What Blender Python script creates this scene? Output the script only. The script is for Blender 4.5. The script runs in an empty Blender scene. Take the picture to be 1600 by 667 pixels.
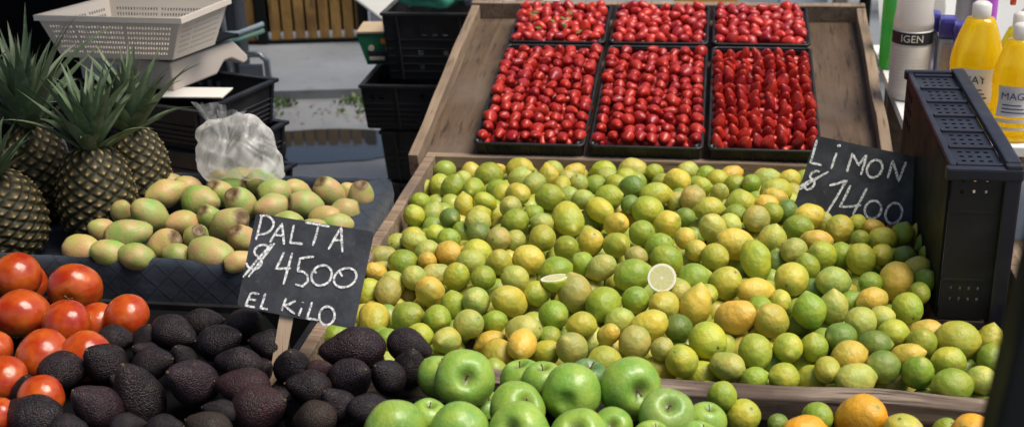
import bpy, bmesh, math, random
from mathutils import Vector, Matrix, noise
random.seed(11)
C = bpy.context.scene.collection
PI = math.pi
PSI = math.radians(9.6)          # the street runs at this angle to the stall

# ------------------------------------------------------------------ helpers
class MB:
    """collects shapes and links them as one mesh object"""
    def __init__(s):
        s.bm = bmesh.new()
    def box(s, cx, cy, cz, sx, sy, sz, bevel=0.0, M=None):
        r = bmesh.ops.create_cube(s.bm, size=1.0)
        vs = r['verts']
        bmesh.ops.transform(s.bm, matrix=Matrix.Translation((cx, cy, cz)) @ Matrix.Diagonal((sx, sy, sz, 1)), verts=vs)
        if bevel > 0:
            es = list({e for v in vs for e in v.link_edges})
            rr = bmesh.ops.bevel(s.bm, geom=es, offset=bevel, segments=2, profile=.6, affect='EDGES')
            vs = list({v for f in rr['faces'] for v in f.verts} | {v for v in vs if v.is_valid})
        if M is not None:
            bmesh.ops.transform(s.bm, matrix=M, verts=[v for v in vs if v.is_valid])
        return vs
    def prism(s, pts, depth, M):
        """pts: 2D outline in local XY, extruded along local Z from 0 to depth"""
        a = [s.bm.verts.new(M @ Vector((x, y, 0))) for x, y in pts]
        b = [s.bm.verts.new(M @ Vector((x, y, depth))) for x, y in pts]
        n = len(pts)
        s.bm.faces.new(a[::-1]); s.bm.faces.new(b)
        for i in range(n):
            s.bm.faces.new((a[i], a[(i+1) % n], b[(i+1) % n], b[i]))
    def tube(s, pts, r, seg=8, cap=True):
        pts = [Vector(p) for p in pts]
        rings = []
        for i, p in enumerate(pts):
            t = (pts[min(i+1, len(pts)-1)] - pts[max(i-1, 0)]).normalized()
            a = t.orthogonal().normalized() if i == 0 else (rings_a - t*rings_a.dot(t)).normalized()
            rings_a = a
            b = t.cross(a)
            rr = r[i] if isinstance(r, (list, tuple)) else r
            rings.append([s.bm.verts.new(p + (a*math.cos(2*PI*k/seg) + b*math.sin(2*PI*k/seg))*rr) for k in range(seg)])
        for A, B in zip(rings, rings[1:]):
            for k in range(seg):
                s.bm.faces.new((A[k], A[(k+1) % seg], B[(k+1) % seg], B[k]))
        if cap:
            s.bm.faces.new(rings[0][::-1]); s.bm.faces.new(rings[-1])
    def lathe(s, prof, seg=24, sx=1, sy=1, M=None, fn=None):
        rings = []
        for r, z in prof:
            ring = []
            for k in range(seg):
                a = 2*PI*k/seg
                p = Vector((r*sx*math.cos(a), r*sy*math.sin(a), z))
                if fn: p = fn(p, a, r, z)
                if M is not None: p = M @ p
                ring.append(s.bm.verts.new(p))
            rings.append(ring)
        for A, B in zip(rings, rings[1:]):
            for k in range(seg):
                s.bm.faces.new((A[k], A[(k+1) % seg], B[(k+1) % seg], B[k]))
        s.bm.faces.new(rings[0][::-1]); s.bm.faces.new(rings[-1])
    def panel(s, P00, P10, P01, P11, nx, nz, solid, t, xs=None, zs=None):
        """a quad plate with real openings: solid(i,j) says which cells are filled"""
        P00, P10, P01, P11 = map(Vector, (P00, P10, P01, P11))
        n = (P10-P00).cross(P01-P00).normalized()*t
        xs = xs or [i/nx for i in range(nx+1)]; zs = zs or [j/nz for j in range(nz+1)]
        nx, nz = len(xs)-1, len(zs)-1
        cache = {}
        def V(i, j, k):
            if (i, j, k) not in cache:
                a, b = xs[i], zs[j]
                p = (P00*(1-a)+P10*a)*(1-b) + (P01*(1-a)+P11*a)*b
                cache[(i, j, k)] = s.bm.verts.new(p + n*k)
            return cache[(i, j, k)]
        S = [[bool(solid(i, j)) for j in range(nz)] for i in range(nx)]
        g = lambda i, j: 0 <= i < nx and 0 <= j < nz and S[i][j]
        for i in range(nx):
            for j in range(nz):
                if not S[i][j]: continue
                s.bm.faces.new((V(i,j,0), V(i,j+1,0), V(i+1,j+1,0), V(i+1,j,0)))
                s.bm.faces.new((V(i,j,1), V(i+1,j,1), V(i+1,j+1,1), V(i,j+1,1)))
                if not g(i-1,j): s.bm.faces.new((V(i,j,0), V(i,j,1), V(i,j+1,1), V(i,j+1,0)))
                if not g(i+1,j): s.bm.faces.new((V(i+1,j,0), V(i+1,j+1,0), V(i+1,j+1,1), V(i+1,j,1)))
                if not g(i,j-1): s.bm.faces.new((V(i,j,0), V(i+1,j,0), V(i+1,j,1), V(i,j,1)))
                if not g(i,j+1): s.bm.faces.new((V(i,j+1,0), V(i,j+1,1), V(i+1,j+1,1), V(i+1,j+1,0)))
    def quad(s, *ps):
        s.bm.faces.new([s.bm.verts.new(p) for p in ps])
    def build(s, name, m, parent=None, smooth=False, loc=None, rotz=0, recalc=False):
        me = bpy.data.meshes.new(name)
        if recalc: bmesh.ops.recalc_face_normals(s.bm, faces=s.bm.faces)
        s.bm.to_mesh(me); s.bm.free()
        return obj(name, me, m, parent, smooth, loc, rotz)
def obj(name, me, m, parent=None, smooth=False, loc=None, rotz=0):
    if m is not None and not me.materials: me.materials.append(m)
    if smooth:
        me.polygons.foreach_set('use_smooth', [True]*len(me.polygons))
    o = bpy.data.objects.new(name, me); C.objects.link(o)
    if parent: o.parent = parent
    if loc is not None: o.location = loc
    o.rotation_euler.z = rotz
    return o
def raw(name, vs, fs, m, parent=None, smooth=True, loc=None, attr=None, rotz=0):
    me = bpy.data.meshes.new(name); me.from_pydata(vs, [], fs); me.update()
    if attr:
        for k, vals in attr.items():
            a = me.attributes.new(k, 'FLOAT', 'POINT'); a.data.foreach_set('value', vals)
    return obj(name, me, m, parent, smooth, loc, rotz)
def tag(o, label, cat=None, group=None, kind=None):
    o['label'] = label
    if cat: o['category'] = cat
    if group: o['group'] = group
    if kind: o['kind'] = kind
    return o
def empty(name, label, cat, loc=(0, 0, 0), rotz=0, group=None):
    o = bpy.data.objects.new(name, None); C.objects.link(o)
    o.location = loc; o.rotation_euler.z = rotz; o.empty_display_size = .05
    return tag(o, label, cat, group)
def structure(o, label=None):
    o['kind'] = 'structure'
    if label: o['label'] = label
    return o
def smoothstep(a, b, x):
    t = min(1, max(0, (x-a)/(b-a))); return t*t*(3-2*t)
def street(cx, cy, z=0):        # ground position given along and across the street
    return Vector((cx*math.cos(PSI)-cy*math.sin(PSI), cx*math.sin(PSI)+cy*math.cos(PSI), z))

# ------------------------------------------------------------------ materials
class Mat:
    def __init__(s, name):
        s.m = bpy.data.materials.new(name); s.m.use_nodes = True
        s.t = s.m.node_tree; s.n = s.t.nodes; s.l = s.t.links
        s.b = s.n['Principled BSDF']; s.out = s.n['Material Output']
    def node(s, typ, **kw):
        n = s.n.new(typ)
        for k, v in kw.items():
            if k.startswith('i_'):
                key = k[2:]; key = int(key) if key.isdigit() else key.replace('_', ' ')
                if hasattr(v, 'is_linked') or isinstance(v, bpy.types.NodeSocket): s.l.new(v, n.inputs[key])
                else: n.inputs[key].default_value = v
            else: setattr(n, k, v)
        return n
    def coord(s, kind='Object', scale=None):
        o = s.node('ShaderNodeTexCoord').outputs[kind]
        if scale is not None:
            o = s.node('ShaderNodeMapping', i_Vector=o, i_Scale=scale).outputs[0]
        return o
    def noise(s, vec, scale, detail=3, rough=.55, w=None, dist=0):
        n = s.node('ShaderNodeTexNoise', i_Vector=vec, i_Scale=scale, i_Detail=detail, i_Roughness=rough, i_Distortion=dist)
        if w is not None:
            n.noise_dimensions = '4D'; s.l.new(w, n.inputs['W'])
        return n.outputs[0]
    def ramp(s, fac, *stops, interp='LINEAR'):
        r = s.node('ShaderNodeValToRGB'); r.color_ramp.interpolation = interp
        e = r.color_ramp.elements
        while len(e) < len(stops): e.new(.5)
        for i, (p, c) in enumerate(stops):
            e[i].position = p; e[i].color = (*c, 1) if len(c) == 3 else c
        s.l.new(fac, r.inputs[0]); return r.outputs[0]
    def mix(s, fac, a, b, blend='MIX'):
        n = s.node('ShaderNodeMix', data_type='RGBA', blend_type=blend)
        for sock, v in ((n.inputs[0], fac), (n.inputs[6], a), (n.inputs[7], b)):
            if isinstance(v, bpy.types.NodeSocket): s.l.new(v, sock)
            elif isinstance(v, (tuple, list)): sock.default_value = (*v, 1) if len(v) == 3 else v
            else: sock.default_value = v
        return n.outputs[2]
    def math(s, op, a, b=0.0, clamp=False):
        n = s.node('ShaderNodeMath', operation=op, use_clamp=clamp)
        for i, v in enumerate((a, b)):
            if isinstance(v, bpy.types.NodeSocket): s.l.new(v, n.inputs[i])
            else: n.inputs[i].default_value = v
        return n.outputs[0]
    def maprange(s, v, a, b, c=0.0, d=1.0):
        n = s.node('ShaderNodeMapRange', i_0=v, i_1=a, i_2=b, i_3=c, i_4=d); return n.outputs[0]
    def base(s, c):
        if isinstance(c, bpy.types.NodeSocket): s.l.new(c, s.b.inputs['Base Color'])
        else: s.b.inputs['Base Color'].default_value = (*c, 1)
    def rough(s, v):
        if isinstance(v, bpy.types.NodeSocket): s.l.new(v, s.b.inputs['Roughness'])
        else: s.b.inputs['Roughness'].default_value = v
    def bump(s, h, strength=.3, dist=.01, prev=None):
        n = s.node('ShaderNodeBump', i_Strength=strength, i_Distance=dist, i_Height=h)
        if prev is not None: s.l.new(prev, n.inputs['Normal'])
        s.l.new(n.outputs[0], s.b.inputs['Normal']); return n.outputs[0]
    def set(s, **kw):
        for k, v in kw.items(): s.b.inputs[k.replace('_', ' ')].default_value = v
        return s

def plain(name, col, rough=.5, var=.25, scale=6, bump=.1, bscale=60, **kw):
    k = Mat(name); v = k.coord()
    n = k.noise(v, scale, 4)
    k.base(k.mix(n, tuple(c*(1-var) for c in col), tuple(min(1, c*(1+var)) for c in col)))
    k.rough(k.maprange(k.noise(v, scale*1.7, 2), .3, .7, max(.02, rough-.12), min(1, rough+.12)))
    if bump: k.bump(k.noise(v, bscale, 2), bump, .002)
    return k.set(**kw).m

def citrus_mat():
    k = Mat('citrus_peel'); v = k.coord()
    oi = k.node('ShaderNodeObjectInfo'); rnd = oi.outputs['Random']; col = oi.outputs['Color']
    w = k.math('MULTIPLY', rnd, 40.0)
    z = k.node('ShaderNodeSeparateXYZ', i_Vector=v).outputs[2]
    rad = k.node('ShaderNodeVectorMath', operation='LENGTH', i_0=k.node('ShaderNodeMapping', i_Vector=v, i_Scale=(1, 1, 0)).outputs[0]).outputs['Value']
    # one flank ripened yellower, the other still greener
    yel = k.mix(1.0, col, (1.22, 1.08, 1.0), 'MULTIPLY'); grn = k.mix(1.0, col, (.86, .97, .95), 'MULTIPLY')
    base = k.mix(k.maprange(k.noise(v, .9, 1, .4, w), .36, .64), grn, yel)
    base = k.mix(k.maprange(k.noise(v, 9, 2, .5, w), .4, .7, 0, .16), base, k.mix(1.0, base, (1.35, 1.3, 1.5), 'MULTIPLY'))
    cap = k.math('MULTIPLY', k.maprange(rad, .10, .55, 1, 0), k.math('GREATER_THAN', z, 0.0))
    base = k.mix(k.math('MULTIPLY', cap, .35), base, (.20, .30, .05))
    tip = k.math('MULTIPLY', k.maprange(rad, .08, .40, 1, 0), k.math('LESS_THAN', z, 0.0))
    base = k.mix(k.math('MULTIPLY', tip, .4), base, (.58, .50, .12))
    # scuffs and rind spots on some of them
    pres = k.math('GREATER_THAN', k.math('FRACT', k.math('MULTIPLY', rnd, 17.7)), .62)
    sp = k.node('ShaderNodeTexVoronoi', i_Vector=v, i_Scale=7.5, i_Randomness=1.0)
    spot = k.math('MULTIPLY', k.maprange(k.math('ADD', sp.outputs['Distance'], k.math('MULTIPLY', k.noise(v, 14, 3), .2)), .15, .22, 1, 0), k.math('MULTIPLY', pres, k.maprange(k.noise(v, 1.6, 2, .5, w), .5, .56)))
    base = k.mix(k.math('MULTIPLY', spot, .8), base, (.10, .07, .03))
    scar = k.math('MULTIPLY', k.maprange(k.noise(v, 1.5, 6, .68, k.math('ADD', w, 9.0)), .58, .68, 0, .5), k.math('GREATER_THAN', k.math('FRACT', k.math('MULTIPLY', rnd, 9.1)), .60))
    base = k.mix(scar, base, (.38, .33, .20))
    hub = k.math('MULTIPLY', k.maprange(k.math('ADD', rad, k.math('MULTIPLY', k.noise(v, 16, 2), .08)), .10, .15, 1, 0), k.math('GREATER_THAN', z, 0.0))
    base = k.mix(k.math('MULTIPLY', hub, .85), base, k.mix(k.maprange(rnd, .3, .7), (.22, .21, .09), (.075, .055, .025)))
    k.base(base); k.rough(k.maprange(k.noise(v, 3, 2, .5, w), .3, .7, .32, .50))
    b = k.bump(k.noise(v, 22, 1, .5), .18, .03)
    k.bump(k.noise(v, 2.6, 1, .4, w), .10, .08, b)
    return k.set(Specular_IOR_Level=.5).m
def apple_mat():
    k = Mat('green_apple_skin'); v = k.coord(); oi = k.node('ShaderNodeObjectInfo'); w = k.math('MULTIPLY', oi.outputs['Random'], 30.0)
    z = k.node('ShaderNodeSeparateXYZ', i_Vector=v).outputs[2]
    col = oi.outputs['Color']
    base = k.mix(k.maprange(k.noise(v, 1.4, 2, .5, w), .35, .65), k.mix(1.0, col, (.72, .86, .7), 'MULTIPLY'), k.mix(1.0, col, (1.35, 1.12, 1.1), 'MULTIPLY'))
    st = k.noise(k.node('ShaderNodeMapping', i_Vector=v, i_Scale=(7, 7, .8)).outputs[0], 2.0, 3)
    base = k.mix(k.maprange(st, .4, .7, 0, .22), base, (.42, .56, .22))
    len_ = k.node('ShaderNodeTexVoronoi', i_Vector=v, i_Scale=11.0)
    base = k.mix(k.maprange(len_.outputs['Distance'], .10, .17, .7, 0), base, (.55, .62, .36))
    cav = k.math('MULTIPLY', k.maprange(z, .3, .5, 0, 1), k.maprange(k.node('ShaderNodeVectorMath', operation='LENGTH', i_0=k.node('ShaderNodeMapping', i_Vector=v, i_Scale=(1, 1, 0)).outputs[0]).outputs['Value'], .08, .30, 1, 0))
    base = k.mix(k.math('MULTIPLY', cav, .8), base, (.11, .10, .035))
    k.base(base); k.rough(k.maprange(k.noise(v, 4, 3, .5, w), .3, .7, .30, .46)); k.bump(k.noise(v, 3, 2, .5, w), .06, .08)
    return k.set(Specular_IOR_Level=.5).m
def tomato_mat():
    k = Mat('tomato_skin'); v = k.coord(); oi = k.node('ShaderNodeObjectInfo'); w = k.math('MULTIPLY', oi.outputs['Random'], 30.0)
    z = k.node('ShaderNodeSeparateXYZ', i_Vector=v).outputs[2]
    base = k.mix(k.maprange(k.noise(v, 1.2, 3, .5, w), .35, .68), (.34, .026, .007), (.52, .105, .014))
    sh = k.maprange(k.math('ADD', z, k.math('MULTIPLY', k.noise(v, 3, 3, .6, w), .5)), .85, 1.15, 0, .7)
    base = k.mix(sh, base, (.50, .20, .03))
    k.base(base); k.rough(.24); k.bump(k.noise(v, 2.0, 1, .4, w), .06, .08)
    return k.set(Specular_IOR_Level=.5).m
def avocado_mat():
    k = Mat('avocado_rind'); v = k.coord(); oi = k.node('ShaderNodeObjectInfo'); w = k.math('MULTIPLY', oi.outputs['Random'], 30.0)
    col = oi.outputs['Color']
    vo = k.node('ShaderNodeTexVoronoi', i_Vector=v, i_Scale=17.0, feature='SMOOTH_F1', i_Smoothness=.5)
    vo2 = k.node('ShaderNodeTexVoronoi', i_Vector=v, i_Scale=30.0)
    base = k.mix(k.maprange(k.noise(v, 2.2, 4, .6, w), .4, .7), col, k.mix(1.0, col, (1.9, 1.25, 1.35), 'MULTIPLY'))
    base = k.mix(k.maprange(k.noise(v, 3.1, 5, .65, k.math('ADD', w, 5.0)), .56, .70, 0, .6), base, (.070, .050, .036))
    base = k.mix(k.maprange(vo.outputs['Distance'], 0, .45, .22, 0), base, (.060, .052, .05))
    k.base(base); k.rough(k.maprange(k.noise(v, 3, 3, .6, w), .3, .7, .30, .58))
    b = k.bump(k.math('SUBTRACT', 1.0, vo.outputs['Distance']), .32, .06)
    k.bump(k.math('SUBTRACT', 1.0, vo2.outputs['Distance']), .25, .03, b)
    return k.set(Specular_IOR_Level=.32).m
def pear_mat():
    k = Mat('prickly_pear_skin'); v = k.coord(); oi = k.node('ShaderNodeObjectInfo'); w = k.math('MULTIPLY', oi.outputs['Random'], 30.0)
    z = k.node('ShaderNodeSeparateXYZ', i_Vector=v).outputs[2]; col = oi.outputs['Color']
    base = k.mix(k.maprange(k.noise(v, 1.3, 3, .55, w), .38, .64), k.mix(1.0, col, (.85, 1.1, .9), 'MULTIPLY'), k.mix(.55, col, (.60, .30, .17)))
    ar = k.node('ShaderNodeTexVoronoi', i_Vector=v, i_Scale=3.8, i_Randomness=.5)
    base = k.mix(k.maprange(ar.outputs['Distance'], .06, .12, .8, 0), base, (.13, .085, .045))
    base = k.mix(k.maprange(k.noise(v, 3, 5, .7, w), .54, .70, 0, .6), base, (.34, .25, .12))
    rad = k.node('ShaderNodeVectorMath', operation='LENGTH', i_0=k.node('ShaderNodeMapping', i_Vector=v, i_Scale=(1, 1, 0)).outputs[0]).outputs['Value']
    crown = k.math('MULTIPLY', k.math('MULTIPLY', k.maprange(k.math('ADD', rad, k.math('MULTIPLY', k.noise(v, 7, 3), .16)), .50, .64, .95, 0), k.math('GREATER_THAN', z, 0.0)), k.maprange(k.noise(v, 9, 3), .3, .5, .75, 1))
    base = k.mix(crown, base, (.13, .075, .035))
    k.base(base); k.rough(.5); b = k.bump(k.maprange(ar.outputs['Distance'], .0, .16, 1, 0), .25, .05)
    k.bump(k.noise(v, 7, 2), .07, .04, b)
    return k.set(Specular_IOR_Level=.45).m
def strawberry_mat():
    k = Mat('strawberry_flesh'); v = k.coord(); oi = k.node('ShaderNodeObjectInfo'); w = k.math('MULTIPLY', oi.outputs['Random'], 50.0)
    z = k.node('ShaderNodeSeparateXYZ', i_Vector=v).outputs[2]
    at = k.node('ShaderNodeAttribute', attribute_name='tint').outputs['Fac']
    base = k.mix(k.maprange(k.noise(v, 1.0, 2, .5, w), .35, .65), (.27, .008, .008), (.47, .028, .013))
    base = k.mix(k.math('MULTIPLY', rnd_pick(k, oi.outputs['Random'], at), .75), base, (.24, .006, .014))
    base = k.mix(k.maprange(k.math('ADD', z, k.math('MULTIPLY', k.noise(v, 2, 2, .5, w), .5)), .95, 1.25, 0, .6), base, (.60, .22, .09))
    se = k.node('ShaderNodeTexVoronoi', i_Vector=v, i_Scale=4.6, i_Randomness=.45)
    seed = k.maprange(se.outputs['Distance'], .09, .15, 1, 0)
    base = k.mix(k.math('MULTIPLY', seed, .8), base, (.55, .30, .07))
    k.base(base); k.rough(k.maprange(k.noise(v, 5, 2, .5, w), .3, .7, .26, .44))
    k.bump(k.maprange(se.outputs['Distance'], .0, .24, 0, 1), .45, .09)
    return k.set(Specular_IOR_Level=.45).m
def rnd_pick(k, rnd, at):
    return k.maprange(k.math('FRACT', k.math('ADD', k.math('MULTIPLY', rnd, 7.31), at)), .55, 1.0, 0, 1)
def wood_mat(name, c1, c2, grain=(1, 22, 22), rough=.75, stain=None, edge=None):
    k = Mat(name); v = k.coord()
    g = k.node('ShaderNodeMapping', i_Vector=v, i_Scale=grain).outputs[0]
    n1 = k.noise(g, 2.2, 6, .62, dist=.6); n2 = k.noise(v, 5, 4)
    base = k.mix(k.maprange(n1, .30, .70), c1, c2)
    base = k.mix(k.maprange(k.noise(g, 7, 3, .6), .56, .66, 0, .75), base, tuple(c*.35 for c in c1))
    if stain: base = k.mix(k.maprange(n2, .46, .68, 0, .8), base, stain)
    base = k.mix(k.maprange(k.noise(v, 22, 4, .7), .62, .72, 0, .5), base, tuple(c*.4 for c in c1))
    k.base(base); k.rough(k.maprange(n2, .3, .7, rough-.1, min(1, rough+.12)))
    b = k.bump(n1, .45, .004); k.bump(k.noise(v, 90, 2), .18, .002, b)
    return k.set(Specular_IOR_Level=.3).m
def black_plastic(name='black_crate_plastic', col=(.010, .010, .012), rough=.42):
    k = Mat(name); v = k.coord()
    dust = k.maprange(k.noise(v, 9, 5, .65), .52, .75, 0, .5)
    k.base(k.mix(dust, col, (.042, .040, .038)))
    k.rough(k.maprange(k.noise(v, 14, 4), .3, .7, rough-.1, rough+.16)); k.bump(k.noise(v, 120, 2), .12, .001)
    return k.set(Specular_IOR_Level=.4).m
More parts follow.
